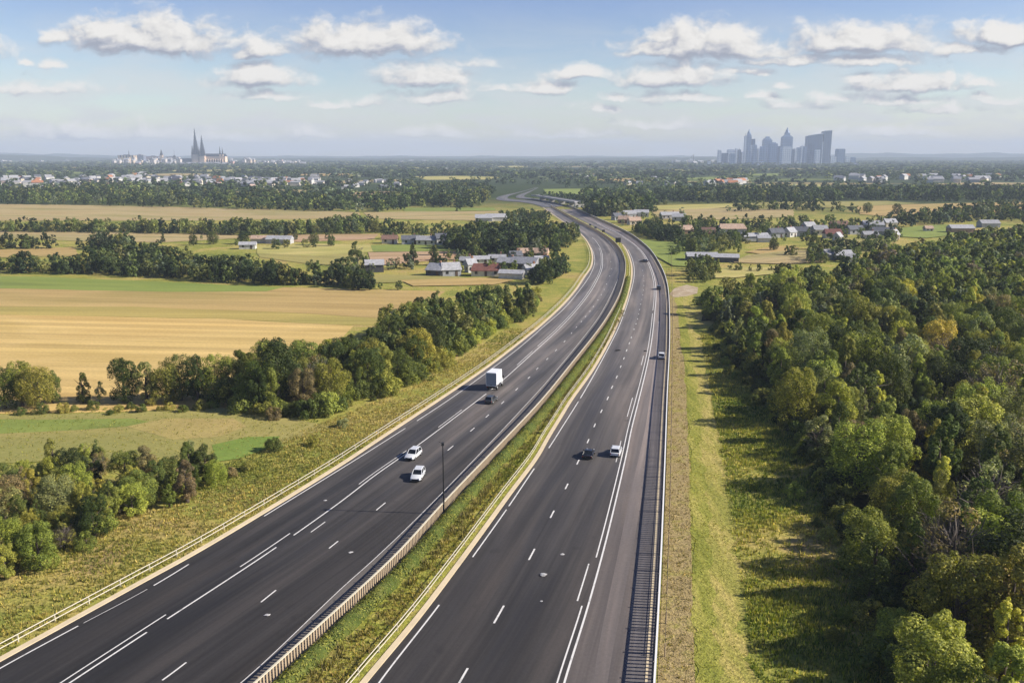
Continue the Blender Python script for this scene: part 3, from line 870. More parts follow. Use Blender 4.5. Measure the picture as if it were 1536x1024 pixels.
def trunk_mesh(seed, H, r, base, bare=False):
    g = random.Random(seed)
    mb = MB()
    tr = 0.035 * H * (0.6 if bare else 1.0)
    lean = [g.uniform(-0.25, 0.25), g.uniform(-0.25, 0.25)]
    top = H * 0.72
    pts = [(lean[0] * t * 1.2, lean[1] * t * 1.2, top * t) for t in (0, 0.12, 0.4, 0.7, 1.0)]
    mb.tube(pts, [tr * 1.35, tr, tr * 0.75, tr * 0.45, tr * 0.12], 7)
    for k in range(6 if not bare else 10):
        t = g.uniform(0.25, 0.75); a = 2 * PI * k / 6 + g.uniform(-0.4, 0.4); ln = r * g.uniform(0.55, 0.85)
        p = Vector((lean[0] * t * 1.2, lean[1] * t * 1.2, top * t))
        d = Vector((math.cos(a), math.sin(a), g.uniform(0.45, 0.9)))
        mb.tube([p, p + d * ln * 0.5, p + d * ln + Vector((0, 0, ln * 0.15))], [tr * 0.42, tr * 0.25, tr * 0.06], 5)
    return mb.mesh("trunk", M["bark"], True)


PROTO = {}      # kind -> list of dict(crown mesh, trunk mesh, H, r)
def proto(kind, seed, H, r, base, nl, nleaf, leaf, shape, gap=0.72, twigs=0):
    V, Q = crown_arrays(seed, H, r, base, nl, nleaf, leaf, shape, gap=gap)
    me = np_mesh("crown", V, Q, M["leaf"])
    if twigs:
        V2, Q2 = twig_arrays(seed + 1, H, r, base, twigs)
        n0 = len(Q)
        me = np_mesh("crown", np.vstack([V, V2]), np.vstack([Q, Q2 + len(V)]), M["leaf"]); me.materials.append(M["twig"])
        me.polygons.foreach_set("material_index", np.concatenate([np.zeros(n0), np.ones(len(Q2))]).astype(np.int32))
    PROTO.setdefault(kind, []).append(dict(crown=me, trunk=trunk_mesh(seed, H, r, base, twigs > 0), H=H, r=r, seed=seed, base=base, shape=shape))


for k in range(5): proto("round", 11 + k, 10.0, 3.8 + 0.15 * k, 1.0, 52 + 4 * k, 11500, 0.255, "round")
for k in range(4): proto("tall", 31 + k, 12.0, 2.9, 1.0, 50, 11000, 0.25, "tall")
for k in range(3): proto("column", 41 + k, 11.0, 2.0, 0.6, 40, 7500, 0.24, "column")
for k in range(3): proto("cone", 51 + k, 11.0, 2.8, 0.5, 56, 8500, 0.24, "cone")
for k in range(3): proto("bush", 61 + k, 3.0, 2.1, 0.1, 26, 2600, 0.22, "dome")
for k in range(3): proto("dry", 71 + k, 10.0, 3.6, 2.0, 22, 1500, 0.32, "round", twigs=420)
for k in range(2): proto("sparse", 81 + k, 9.0, 3.0, 1.8, 17, 2300, 0.34, "round", gap=0.8, twigs=90)

TONE = {
    "dark green": (0.050, 0.067, 0.020), "deep green": (0.098, 0.122, 0.032), "mid green": (0.198, 0.222, 0.050), "olive green": (0.270, 0.248, 0.060),
    "light green": (0.345, 0.360, 0.080), "yellow green": (0.48, 0.45, 0.085), "brownish": (0.225, 0.175, 0.095), "grey green": (0.26, 0.27, 0.125), "golden": (0.46, 0.37, 0.08),
}


def jitter_tone(t, g):
    c = np.array(TONE[t]) * g.uniform(0.85, 1.18)
    return tuple(c * np.array([g.uniform(0.92, 1.08), 1.0, g.uniform(0.85, 1.15)])) + (1.0,)


def poly_arr(pts): return np.array([[p[0], p[1]] for p in pts])


def inside(poly, P):
    P = np.atleast_2d(P); x, y = P[:, 0], P[:, 1]
    c = np.zeros(len(P), bool); j = len(poly) - 1
    for i in range(len(poly)):
        xi, yi, xj, yj = *poly[i], *poly[j]
        hit = ((yi > y) != (yj > y)) & (x < (xj - xi) * (y - yi) / (yj - yi + 1e-12) + xi)
        c ^= hit; j = i
    return c


def hexfill(poly, s, jit=0.28, seed=0):
    g = np.random.default_rng(seed)
    lo, hi = poly.min(0), poly.max(0)
    xs = np.arange(lo[0], hi[0] + s, s); ys = np.arange(lo[1], hi[1] + s, s * 0.87)
    P = np.array([(x + (0.5 * s if j % 2 else 0), y) for j, y in enumerate(ys) for x in xs])
    P += g.normal(0, s * jit, P.shape)
    return P[inside(poly, P)]


ROAD_POLY = np.vstack([offset(LW["KERB_L"][0], -4.0), offset(Fr, 3.0)[::-1]])
FIELD_POLYS = [poly_arr([at(x, y) for x, y in f[2]]) for f in fields]
specs = []     # every tree: dict(x, y, h, kind, tone, zone, name)


def pick(g, weights):
    ks = list(weights); w = np.array([weights[k] for k in ks], float)
    return ks[g.choice(len(ks), p=w / w.sum())]


def spec(x, y, h, kind, tone, zone, name="broadleaf_tree", label=None, wide=1.0):
    specs.append(dict(x=float(x), y=float(y), h=float(h), kind=kind, tone=tone, zone=zone, name=name, label=label, wide=wide))


# ---- roadside forest on the right
EDGE_PX = [(1372, 1300), (1352, 1110), (1338, 1024), (1318, 940), (1290, 860), (1256, 775), (1226, 705), (1192, 648), (1150, 605), (1118, 565), (1098, 520), (1082, 486), (1068, 462), (1060, 447)]
EDGE_W = img_line(EDGE_PX, 6)
back = [at(x, y, 9.5) for x, y in [(1054, 432), (1100, 414), (1170, 402), (1240, 393), (1300, 376), (1345, 364), (1400, 354), (1470, 342), (1560, 334), (1680, 332)]]
FOREST = poly_arr(list(EDGE_W) + back + [Vector((270, 380, 0)), Vector((190, 250, 0)), Vector((110, 150, 0)), Vector((70, 80, 0)), Vector((52, 46, 0))])
edge_pts = poly_arr(EDGE_W)
g = np.random.default_rng(101)
W_F = {"dark green": 8, "deep green": 18, "mid green": 30, "olive green": 17, "light green": 19, "yellow green": 2.2, "brownish": 1.6, "grey green": 7}
for (x, y) in hexfill(FOREST, 5.7, 0.24, 5):
    D = math.hypot(x, y)
    if D < 50: continue
    px, py, zc = pix((x, y, 6))
    if px > 1536 + 0.5 * 9 / zc * F * 0.7 + 10: continue
    de = np.hypot(edge_pts[:, 0] - x, edge_pts[:, 1] - y).min()
    t = pick(g, W_F)
    k = pick(g, {"round": 6, "tall": 8, "column": 3.0, "cone": 3.0, "dry": 1.2 if D < 230 else 0.5, "sparse": 1.0})
    if k == "dry": t = "brownish" if g.random() < 0.6 else "grey green"
    h = g.uniform(7.0, 13.2) if de > 7 else (g.uniform(6.0, 11.5) if de > 3.5 else (g.uniform(7.0, 10.5) if math.sin(y * 0.31) + 0.6 * math.sin(y * 0.83 + 1) > 0.15 else g.uniform(3.2, 6.0)))
    if D > 250: h *= 0.95
    spec(x, y, h, k, t, "forest", wide=g.uniform(0.9, 1.25))
    specs[-1]["de"] = de


def near_px(px, py, h):
    """Nearest forest tree whose crown shows at a photo pixel."""
    best = None
    for s in specs:
        if s["zone"] != "forest": continue
        q = pix((s["x"], s["y"], s["h"] * 0.7)); d = math.hypot(q[0] - px, q[1] - py)
        if best is None or d < best[0]: best = (d, s)
    return best[1]


def make_special(px, py, kind, tone, label, name="broadleaf_tree", h=None):
    s = near_px(px, py, 8); s["kind"] = kind; s["tone"] = tone; s["label"] = label; s["name"] = name
    if h: s["h"] = h
    s["keep"] = True


make_special(1405, 700, "column", "yellow green", "slender bright yellow-green tree standing out among darker crowns of the roadside forest", h=9)
make_special(1400, 505, "round", "golden", "round golden tree, the yellowest crown in the middle of the roadside forest", h=11.5)
make_special(1370, 498, "round", "yellow green", "yellow-green tree close beside the golden crown in the roadside forest")
make_special(1318, 570, "column", "yellow green", "narrow pale yellow-green tree inside the roadside forest, before the golden crown")
make_special(1248, 575, "column", "light green", "narrow light green tree near the edge of the roadside forest, below the slender yellow one")
make_special(1204, 640, "sparse", "grey green", "pale grey-green thin tree at the forest edge, lit against deep shade", h=7)
make_special(1112, 530, "column", "grey green", "pale narrow tree on the forest edge beside the long tree shadows", h=9)
make_special(1470, 585, "dry", "brownish", "half bare grey-brown tree, the widest leafless crown of the roadside forest", "bare_tree", h=11)
make_special(1430, 600, "dry", "grey green", "half bare tree with thin grey-green leaves beside the widest leafless crown", "bare_tree", h=10)
make_special(1500, 530, "dry", "dark green", "dark half bare tree with black gaps among its branches by the frame's edge", "bare_tree", h=11)
make_special(1420, 770, "dry", "brownish", "low bare brown-branched tree in the dark hollow of the near forest", "bare_tree", h=8)
make_special(1500, 700, "dry", "brownish", "reddish brown bare tree between two green crowns of the near forest", "bare_tree", h=9)
make_special(1480, 640, "round", "light green", "broad light green tree in front of the half bare grey-brown crowns", h=12)
make_special(1330, 655, "round", "light green", "full light green tree behind the slender yellow-green one in the near forest", h=10.5)
make_special(1300, 850, "cone", "deep green", "pointed deep green tree at the near end of the forest edge", h=9)
make_special(1440, 920, "round", "olive green", "big olive tree in the near corner of the roadside forest", h=11)

# ---- belt of trees along the oncoming carriageway
front = [(340, 604), (400, 622), (470, 624), (520, 606), (570, 590), (620, 570), (668, 540), (705, 515), (738, 492), (775, 480), (800, 452)]
bk = [(798, 436), (745, 424), (690, 432), (630, 446), (580, 458), (545, 490), (500, 503), (450, 505), (385, 512), (350, 530)]
BELT = poly_arr([at(x, y) for x, y in front] + [at(x, y, 8.5) for x, y in bk])
g = np.random.default_rng(102)
for (x, y) in hexfill(BELT, 4.9, 0.22, 9):
    t = pick(g, {"dark green": 20, "deep green": 28, "mid green": 26, "olive green": 15, "light green": 9, "brownish": 2})
    spec(x, y, g.uniform(7.2, 10.2), pick(g, {"round": 8, "tall": 6, "cone": 2, "sparse": 0.6}), t, "belt", wide=g.uniform(0.95, 1.2))
w = at(418, 604); spec(w.x, w.y, 13.0, "round", "dark green", "belt", label="tallest dark tree of the roadside belt, its crown against the golden field", wide=0.95)
w = at(392, 612); spec(w.x, w.y, 9.5, "round", "deep green", "belt", label="deep green tree at the near end of the belt, left of its tallest tree")
w = at(478, 600); spec(w.x, w.y, 9.0, "dry", "brownish", "belt", name="bare_tree", label="pinkish brown half bare tree in the near end of the roadside belt")
w = at(540, 588); spec(w.x, w.y, 8.5, "round", "light green", "belt", label="rounded light green tree at the road side of the belt")

# ---- single trees on the edge of the golden field
for (px, py, h, k, t, lab, wd) in [
    (8, 612, 8.0, "round", "deep green", "deep green tree cut by the frame's edge at the end of the golden field", 1.0),
    (34, 609, 8.6, "round", "mid green", "mid green tree second from the frame's edge beside the golden field", 1.0),
    (60, 612, 8.4, "round", "olive green", "olive tree ending the short tree group at the golden field's corner", 1.0),
    (78, 604, 6.5, "round", "deep green", "small deep green tree at the open gap beside the golden field", 0.9),
    (126, 604, 6.3, "cone", "deep green", "slim young tree alone in the gap before the golden field", 1.15),
    (150, 604, 4.4, "sparse", "grey green", "thin wispy sapling right beside the slim young tree", 0.8),
    (187, 602, 8.8, "round", "dark green", "dark round tree casting a black shadow at the golden field's edge", 1.05),
    (220, 604, 8.4, "tall", "grey green", "grey-green tree beside the dark round tree at the golden field", 1.1),
    (250, 602, 8.0, "round", "olive green", "olive tree in the middle of the row before the golden field", 1.0),
    (272, 600, 9.2, "round", "deep green", "deep green tree with twin tops in the row before the golden field", 0.95),
    (298, 604, 9.8, "tall", "dark green", "tall dark narrow tree in the row before the golden field", 1.0),
    (326, 600, 9.2, "round", "mid green", "mid green tree ending the row before the golden field", 1.0),
    (352, 598, 8.2, "round", "deep green", "deep green tree linking the field row to the roadside belt", 1.0),
]:
    w = at(px, py); spec(w.x, w.y, h, k, t, "row", label=lab, wide=wd)

# ---- thicket of young trees at lower left
TH = poly_arr([at(x, y) for x, y in [(-60, 935), (20, 888), (90, 842), (150, 816), (220, 784), (270, 762), (328, 730), (334, 690)]] + [at(x, y, 5.0) for x, y in [(300, 662), (240, 668), (200, 672), (130, 648), (80, 655), (40, 672), (-70, 690)]])
g = np.random.default_rng(103)
for (x, y) in hexfill(TH, 3.3, 0.24, 4):
    t = pick(g, {"deep green": 14, "mid green": 26, "olive green": 22, "light green": 16, "brownish": 8, "grey green": 8, "dark green": 6})
    k = pick(g, {"round": 7, "tall": 6, "cone": 2, "bush": 3, "dry": 1.2 if t == "brownish" else 0.2})
    spec(x, y, g.uniform(3.4, 6.4) if k != "bush" else g.uniform(2.0, 3.2), k, t, "thicket", name="young_tree", wide=g.uniform(1.0, 1.2))

# ---- woods, belts and hedgerows of the middle distance
woods = [   # zone phrase, front line (ground), back line (tree tops), spacing, height, tones
    ("wood behind the green strip field", [(-90, 412), (150, 415), (300, 425), (430, 431), (500, 427), (560, 430)], [(560, 416), (500, 410), (470, 404), (400, 392), (300, 384), (235, 371), (175, 371), (120, 384), (60, 385), (-90, 379)], 7.0, (7, 11), "dk"),
    ("dark treeline between the two stubble strips", [(-90, 375), (60, 374), (115, 371), (200, 367)], [(200, 362), (130, 355), (70, 353), (-90, 355)], 7.5, (8, 10), "dk"),
    ("long treeline across the far stubble field", [(-90, 347.5), (200, 350), (330, 353), (420, 354), (560, 350), (680, 352)], [(680, 336), (560, 330), (540, 323), (470, 331), (300, 332), (150, 331), (0, 331), (-90, 332)], 8.5, (8, 11), "md"),
    ("dense dark wood above the red-roofed hamlet", [(668, 372), (705, 383), (770, 386), (835, 378), (858, 366), (866, 352)], [(856, 340), (820, 337), (770, 336), (720, 335), (668, 342)], 7.5, (10, 14), "dk"),
    ("clump of rounded trees between the hamlet and the motorway", [(792, 424), (812, 428), (838, 418), (852, 402), (858, 384)], [(850, 378), (836, 378), (806, 396)], 6.5, (7, 10), "dk"),
    ("copse beside the far bend of the motorway", [(748, 328), (772, 338), (800, 338), (820, 332), (826, 326)], [(816, 316), (785, 316), (750, 319)], 8.0, (4.5, 7.5), "dk"),
    ("low hedgerow above the ochre field", [(440, 428), (560, 434), (650, 438), (668, 436)], [(668, 428), (560, 424), (440, 418)], 4.6, (3, 5), "md"),
    ("hedge behind the white shed", [(500, 410), (620, 404), (650, 402)], [(650, 388), (600, 383), (560, 392), (500, 396)], 8.0, (6, 9), "dk"),
    ("dark round bushes beside the motorway's outer bend", [(950, 348), (975, 358), (1005, 364), (1022, 362)], [(1020, 342), (985, 334), (955, 334)], 6.5, (7, 10), "dk"),
    ("dark wood beyond the motorway bend", [(868, 326), (905, 326), (950, 322), (975, 320)], [(985, 305), (940, 296), (890, 298), (868, 306)], 8.5, (12, 16), "dk"),
    ("tree belt along the green field beyond the bend", [(815, 301), (870, 306), (985, 309), (1000, 308)], [(1000, 294), (900, 294), (818, 290)], 12, (9, 12), "dk"),
    ("trees among the far village houses", [(1005, 352), (1100, 350), (1180, 352), (1240, 352), (1350, 344)], [(1350, 330), (1240, 330), (1100, 328), (1030, 326)], 13, (8, 12), "md"),
    ("trees between the village and the barns", [(1010, 385), (1060, 385), (1110, 380), (1120, 372)], [(1120, 348), (1050, 342), (1012, 345)], 13, (7, 10), "md"),
    ("hedge below the hay meadow", [(1088, 404), (1130, 406), (1200, 404)], [(1200, 399), (1130, 400), (1090, 398)], 5.5, (3, 5), "dk"),
    ("trees beside the long white barns", [(1030, 425), (1062, 424), (1080, 410)], [(1075, 385), (1040, 385)], 8, (6, 9), "md"),
    ("trees around the grey barns near the forest", [(1205, 398), (1260, 392), (1300, 385), (1335, 372)], [(1320, 358), (1270, 362), (1215, 372)], 9, (6, 10), "md"),
    ("treeline between the tan fields far beyond the forest", [(1290, 345), (1400, 338), (1480, 332), (1620, 336)], [(1620, 304), (1480, 303), (1420, 312), (1340, 322)], 13, (8, 12), "dk"),
    ("long dark wood below the skyline", [(1005, 303), (1100, 305), (1250, 303), (1290, 300), (1400, 303), (1620, 301)], [(1620, 278), (1400, 279), (1250, 281), (1100, 282), (1005, 284)], 17, (10, 14), "dk"),
    ("row of trees across the far tan fields", [(1090, 318), (1200, 316), (1260, 319), (1290, 322)], [(1290, 308), (1200, 302), (1100, 305)], 15, (8, 12), "dk"),
    ("wood in front of the white town", [(-90, 306), (100, 308), (260, 312), (420, 316), (500, 318)], [(500, 296), (400, 285), (300, 284), (180, 275), (60, 284), (-90, 286)], 21, (8, 13), "md"),
    ("woods between the pink field and the motorway", [(500, 312), (600, 311), (700, 308), (722, 306), (730, 300)], [(742, 280), (700, 270), (620, 278), (560, 296), (500, 300)], 15, (9, 13), "dk"),
]
TW = {"dk": {"dark green": 36, "deep green": 34, "mid green": 16, "olive green": 10, "grey green": 4}, "md": {"dark green": 18, "deep green": 24, "mid green": 26, "olive green": 20, "light green": 8, "grey green": 4}}
g = np.random.default_rng(104)
for i, (zone, fr, bk, s, hr, tw) in enumerate(woods):
    hb = 0.75 * hr[0]
    fr = [(x, y - (2.5 if y > 400 and x < 600 else 0)) for x, y in fr]
    pl = poly_arr([at(x, y) for x, y in fr] + [at(x, y, hb) for x, y in bk])
    for (x, y) in hexfill(pl, s * 0.66, 0.25, 40 + i):
        if inside(ROAD_POLY, (x, y))[0]: continue
        spec(x, y, g.uniform(hr[0] * 0.6, hr[1] * 0.88), pick(g, {"round": 10, "tall": 4, "cone": 1.6}), pick(g, TW[tw]), zone, wide=g.uniform(0.85, 1.3))
# single trees in the fields
for (px, py, h, k, t, lab) in [
    (537, 398, 10.5, "sparse", "deep green", "lone thin-crowned tree in the fields beside the white shed"),
    (244, 363, 5.5, "cone", "dark green", "small pointed tree alone on the stubble strip"), (290, 368, 6.0, "round", "dark green", "dark tree on the meadow in front of the long treeline"),
    (320, 366, 7, "round", "deep green", "round tree beside the small sheds in the far meadow"), (366, 366, 7, "round", "dark green", "dark round tree at the white hut in the meadow"),
    (472, 368, 6.5, "round", "deep green", "round tree at the edge of the pink field"), (497, 369, 6.0, "round", "deep green", "second round tree at the edge of the pink field"),
    (694, 380, 8.5, "round", "dark green", "black-looking round tree by the field below the wood"), (650, 398, 9, "cone", "dark green", "pointed dark tree behind the hamlet's grey roofs"),
    (620, 398, 10, "cone", "dark green", "tall pointed tree in the hedge left of the hamlet"), (1160, 376, 6, "round", "dark green", "round tree on the ochre patch by the village"),
    (1220, 374, 7.5, "round", "deep green", "tree at the corner of the hay meadow"), (1238, 384, 8, "tall", "deep green", "taller tree at the far corner of the hay meadow"),
    (1036, 378, 7, "round", "deep green", "round tree behind the long white barns"), (1300, 320, 9, "round", "deep green", "tree alone on the ochre field far off"),
    (1345, 322, 9, "round", "dark green", "dark bushy tree alone on the far ochre field"), (1196, 312, 10, "round", "dark green", "dark tree in the row between the far fields"),
    (1366, 333, 8, "cone", "dark green", "pointed tree by the field edge beyond the village"),
]:
    w = at(px, py); spec(w.x, w.y, h, k, t, "single", label=lab, wide=1.1); specs[-1]["keep"] = True

# garden trees among the houses of the hamlet and the village
g = np.random.default_rng(111)
for (x0, x1, y0, y1, n, zn) in [(645, 835, 382, 418, 46, "gardens of the red-roofed hamlet"), (575, 700, 352, 369, 26, "gardens below the long treeline"), (1025, 1350, 334, 366, 90, "gardens of the village beyond the forest"), (925, 1035, 318, 340, 26, "gardens of the roadside cluster"), (1180, 1300, 366, 396, 22, "gardens of the village beyond the forest"), (300, 520, 358, 374, 16, "meadow below the long treeline")]:
    for k in range(n):
        w = at(g.uniform(x0, x1), g.uniform(y0, y1))
        if inside(ROAD_POLY, (w.x, w.y))[0]: continue
        spec(w.x, w.y, g.uniform(2.6, 7.0), pick(g, {"round": 8, "tall": 4, "cone": 2}), pick(g, TW["md"]), zn, wide=g.uniform(1.0, 1.3))

# ---- which trees are objects of their own: the ones that show largest
def app_size(s): return s["h"] * s["wide"] / math.hypot(s["x"], s["y"])
def in_frame(s):
    a = pix((s["x"], s["y"], s["h"])); b = pix((s["x"], s["y"], 0)); r = 0.4 * s["h"] * F / a[2]
    return a[0] > -r and a[0] < 1536 + r and a[1] < 1030 + r


vis = [s for s in specs if in_frame(s)]
# trees of the same near rank hide those behind them; keep the frontmost and largest
big = sorted([s for s in vis if s["name"] != "young_tree"], key=lambda s: -(app_size(s) + (9 if s.get("keep") or s["label"] else 0)))
own = big[:300]; mass = big[300:]
young = [s for s in vis if s["name"] == "young_tree"]
print("trees own", len(own), "young", len(young), "mass", len(mass))

forest_edge = sorted([s for s in own if s["zone"] == "forest" and s.get("de", 99) < 4.2 and not s["label"]], key=lambda s: s["y"])
ORD = ["first", "second", "third", "fourth", "fifth", "sixth", "seventh", "eighth", "ninth", "tenth", "eleventh", "twelfth", "thirteenth", "fourteenth", "fifteenth", "sixteenth", "seventeenth", "eighteenth", "nineteenth", "twentieth"]
ORD += ["twenty-" + o for o in ORD[:9]] + ["thirtieth"] + ["thirty-" + o for o in ORD[:9]] + ["fortieth"] + ["forty-" + o for o in ORD[:9]] + ["fiftieth"] + ["fifty-" + o for o in ORD[:9]] + ["sixtieth"] + ["sixty-" + o for o in ORD[:9]]
for i, s in enumerate(forest_edge):
    s["label"] = "%s tree on the forest edge facing the grass strip, %s from the near end" % (s["tone"], ORD[min(i, len(ORD) - 1)])
bf = poly_arr(img_line(front, 6))
belt_edge = sorted([s for s in own if s["zone"] == "belt" and not s["label"] and np.hypot(bf[:, 0] - s["x"], bf[:, 1] - s["y"]).min() < 4.0], key=lambda s: s["y"])
for i, s in enumerate(belt_edge):
    s["label"] = "%s tree in the belt's front row facing the motorway, %s from the near end" % (s["tone"], ORD[i])
th_edge = sorted(young, key=lambda s: s["y"])
SHAPE = {"round": "round", "tall": "tall", "column": "narrow", "cone": "pointed", "bush": "low bushy", "dry": "half bare", "sparse": "thin"}
for s in own:
    if s["label"]: continue
    D = math.hypot(s["x"], s["y"])
    if s["zone"] == "forest":
        part = "near end" if D < 115 else "second quarter" if D < 165 else "third quarter" if D < 235 else "far end"
        s["label"] = "%s %s tree among the crowns inside the %s of the roadside forest" % (SHAPE[s["kind"]], s["tone"], part)
    elif s["zone"] == "belt":
        part = "near half" if s["y"] < 205 else "far half"
        s["label"] = "%s %s tree behind the front row in the %s of the belt" % (SHAPE[s["kind"]], s["tone"], part)
    else:
        s["label"] = "%s %s tree in the %s" % (SHAPE[s["kind"]], s["tone"], s["zone"])
for s in young:
    side = "near end" if s["y"] < 108 else "middle" if s["y"] < 128 else "far end"
    s["label"] = "%s %s young tree in the %s of the verge thicket" % (SHAPE[s["kind"]], s["tone"], side)
cnt = {}
for s in own + young: cnt[s["label"]] = cnt.get(s["label"], 0) + 1
g = np.random.default_rng(105)
for s in own + young:
    pr = PROTO[s["kind"]]; p = pr[g.integers(len(pr))]
    k = s["h"] / p["H"]
    nm = s["name"] if s["kind"] != "dry" or s["name"] != "broadleaf_tree" else "bare_tree"
    root = empty(nm, (s["x"], s["y"], -0.05), g.uniform(0, 2 * PI))
    root.scale = (k * s["wide"], k * s["wide"], k)
    c = link(bpy.data.objects.new("crown", p["crown"]), root); c.color = jitter_tone(s["tone"], g)
    link(bpy.data.objects.new("trunk", p["trunk"]), root)
    tag(root, s["label"], "tree", s["label"] + " group" if cnt[s["label"]] > 1 else {"forest": "trees of the roadside forest", "belt": "trees of the roadside belt", "row": "trees along the golden field", "thicket": "young trees of the verge thicket"}.get(s["zone"], "trees of the fields"))

# ---- the rest of the trees as masses
MASSP = {}
for kind, shp in (("round", "round"), ("tall", "tall"), ("cone", "cone")):
    MASSP[(kind, 0)] = [crown_arrays(200 + i, 10.0, 3.9 if kind == "round" else 3.0, 0.5, 26, 1500, 0.62, shp) for i in range(4)]
    MASSP[(kind, 1)] = [crown_arrays(230 + i, 10.0, 4.0 if kind == "round" else 3.1, 0.3, 20, 420, 1.05, shp) for i in range(4)]
    MASSP[(kind, 2)] = [crown_arrays(260 + i, 10.0, 4.2 if kind == "round" else 3.2, 0.2, 14, 110, 2.0, shp) for i in range(4)]
    MASSP[(kind, 3)] = [crown_arrays(290 + i, 10.0, 4.8, 0.1, 9, 40, 3.4, shp) for i in range(4)]


def tree_mass(name, items, label=None):
    """items: (x, y, h, kind, tone colour, wide, lod)"""
    Vs = []; Qs = []; Cs = []; off = 0
    g = np.random.default_rng(len(items))
    for (x, y, h, kind, col, wide, lod) in items:
        ch = MASSP[(kind if (kind, lod) in MASSP else "round", lod)]
        V, Q = ch[g.integers(len(ch))]
        a = g.uniform(0, 2 * PI); k = h / 10.0; c, s_ = math.cos(a), math.sin(a)
        W = np.empty_like(V)
        W[:, 0] = x + (V[:, 0] * c - V[:, 1] * s_) * k * wide; W[:, 1] = y + (V[:, 0] * s_ + V[:, 1] * c) * k * wide; W[:, 2] = V[:, 2] * k
        Vs.append(W); Qs.append(Q + off); off += len(V)
        Cs.append(np.tile(np.array(col, dtype=np.float32), (len(V), 1)))
    me = np_mesh(name, np.vstack(Vs), np.vstack(Qs), M["leaf_mass"])
    at_ = me.attributes.new("tint", "FLOAT_COLOR", "POINT")
    at_.data.foreach_set("color", np.vstack(Cs).astype(np.float32).ravel())
    o = link(bpy.data.objects.new(name, me)); tag(o, label, kind="stuff")
    print(name, len(items), "trees", off // 4, "leaves")
    return o


g = np.random.default_rng(106)
near_mass = []; mid_mass = []
for s in mass:
    D = math.hypot(s["x"], s["y"])
    it = (s["x"], s["y"], s["h"], s["kind"], jitter_tone(s["tone"], g), s["wide"], 0 if D < 330 else 1 if D < 620 else 2)
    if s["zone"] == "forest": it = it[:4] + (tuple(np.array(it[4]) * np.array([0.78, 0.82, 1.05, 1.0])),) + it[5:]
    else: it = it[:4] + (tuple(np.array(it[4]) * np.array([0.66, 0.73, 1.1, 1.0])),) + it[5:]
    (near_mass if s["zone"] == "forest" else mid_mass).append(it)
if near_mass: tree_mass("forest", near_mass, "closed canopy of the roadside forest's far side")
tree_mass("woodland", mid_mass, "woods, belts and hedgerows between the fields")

# far country: clumps of wood thinning towards the horizon
def vnoise(P, s, seed):
    g = np.random.default_rng(seed); o = np.zeros(len(P))
    for k in range(7):
        a = g.uniform(0, 2 * PI); f = (0.5 + k * 0.45) / s; ph = g.uniform(0, 6.28)
        o += np.sin((P[:, 0] * math.cos(a) * 0.6 + P[:, 1] * math.sin(a)) * f + ph + 1.7 * np.sin((P[:, 0] * math.sin(a) * 0.7 - P[:, 1] * math.cos(a)) * f * 0.6 + ph * 2)) / (1 + 0.35 * k)
    return o / 3.0


g = np.random.default_rng(107)
n = 25000
D = 560 * (5600 / 560.0) ** (g.random(n) ** 0.85)
A = g.uniform(-0.64, 0.64, n)
P = np.stack([D * np.tan(A), D], 1)
keep = vnoise(P, 260, 3) + 0.25 * g.normal(size=n) > np.where(D < 900, 0.35, np.where(D < 1600, -0.05, -0.35))
for fp in FIELD_POLYS: keep &= ~inside(fp, P)
keep &= ~inside(ROAD_POLY, P)
pxy = np.array([pix((p[0], p[1], 0))[:2] for p in P])
FARROAD = poly_arr([at(x, y) for x, y in [(738, 304), (742, 293), (760, 288.5), (795, 280.8), (812, 280.8), (800, 290), (818, 296), (860, 307), (850, 318), (820, 314)]])
keep &= ~inside(FARROAD, P)
keep &= ~((pxy[:, 0] > 728) & (pxy[:, 0] < 870) & (pxy[:, 1] > 288) & (pxy[:, 1] < 325))
town = (pxy[:, 0] < 490) & (pxy[:, 1] > 264) & (pxy[:, 1] < 284); keep &= ~(town & (g.random(n) < 0.45))
keep &= ~((pxy[:, 0] > 850) & (pxy[:, 1] > 318))
keep &= ~((pxy[:, 0] < 850) & (pxy[:, 1] > 318))
P = P[keep]; D = D[keep]
items = []
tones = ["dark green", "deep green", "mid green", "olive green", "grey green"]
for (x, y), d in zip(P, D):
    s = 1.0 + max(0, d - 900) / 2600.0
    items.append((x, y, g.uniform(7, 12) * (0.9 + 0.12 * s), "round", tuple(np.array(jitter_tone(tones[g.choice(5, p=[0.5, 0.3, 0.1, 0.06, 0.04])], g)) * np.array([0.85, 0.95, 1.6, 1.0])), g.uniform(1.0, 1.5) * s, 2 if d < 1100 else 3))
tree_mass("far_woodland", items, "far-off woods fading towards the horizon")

# ---- floor of the forest, belt and thicket
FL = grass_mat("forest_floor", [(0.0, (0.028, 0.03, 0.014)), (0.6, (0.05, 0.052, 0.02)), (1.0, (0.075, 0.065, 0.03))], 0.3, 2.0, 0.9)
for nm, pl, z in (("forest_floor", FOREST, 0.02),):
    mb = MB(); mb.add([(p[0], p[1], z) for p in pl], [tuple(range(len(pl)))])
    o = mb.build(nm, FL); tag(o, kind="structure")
    if o.data.polygons[0].normal.z < 0: o.data.flip_normals()

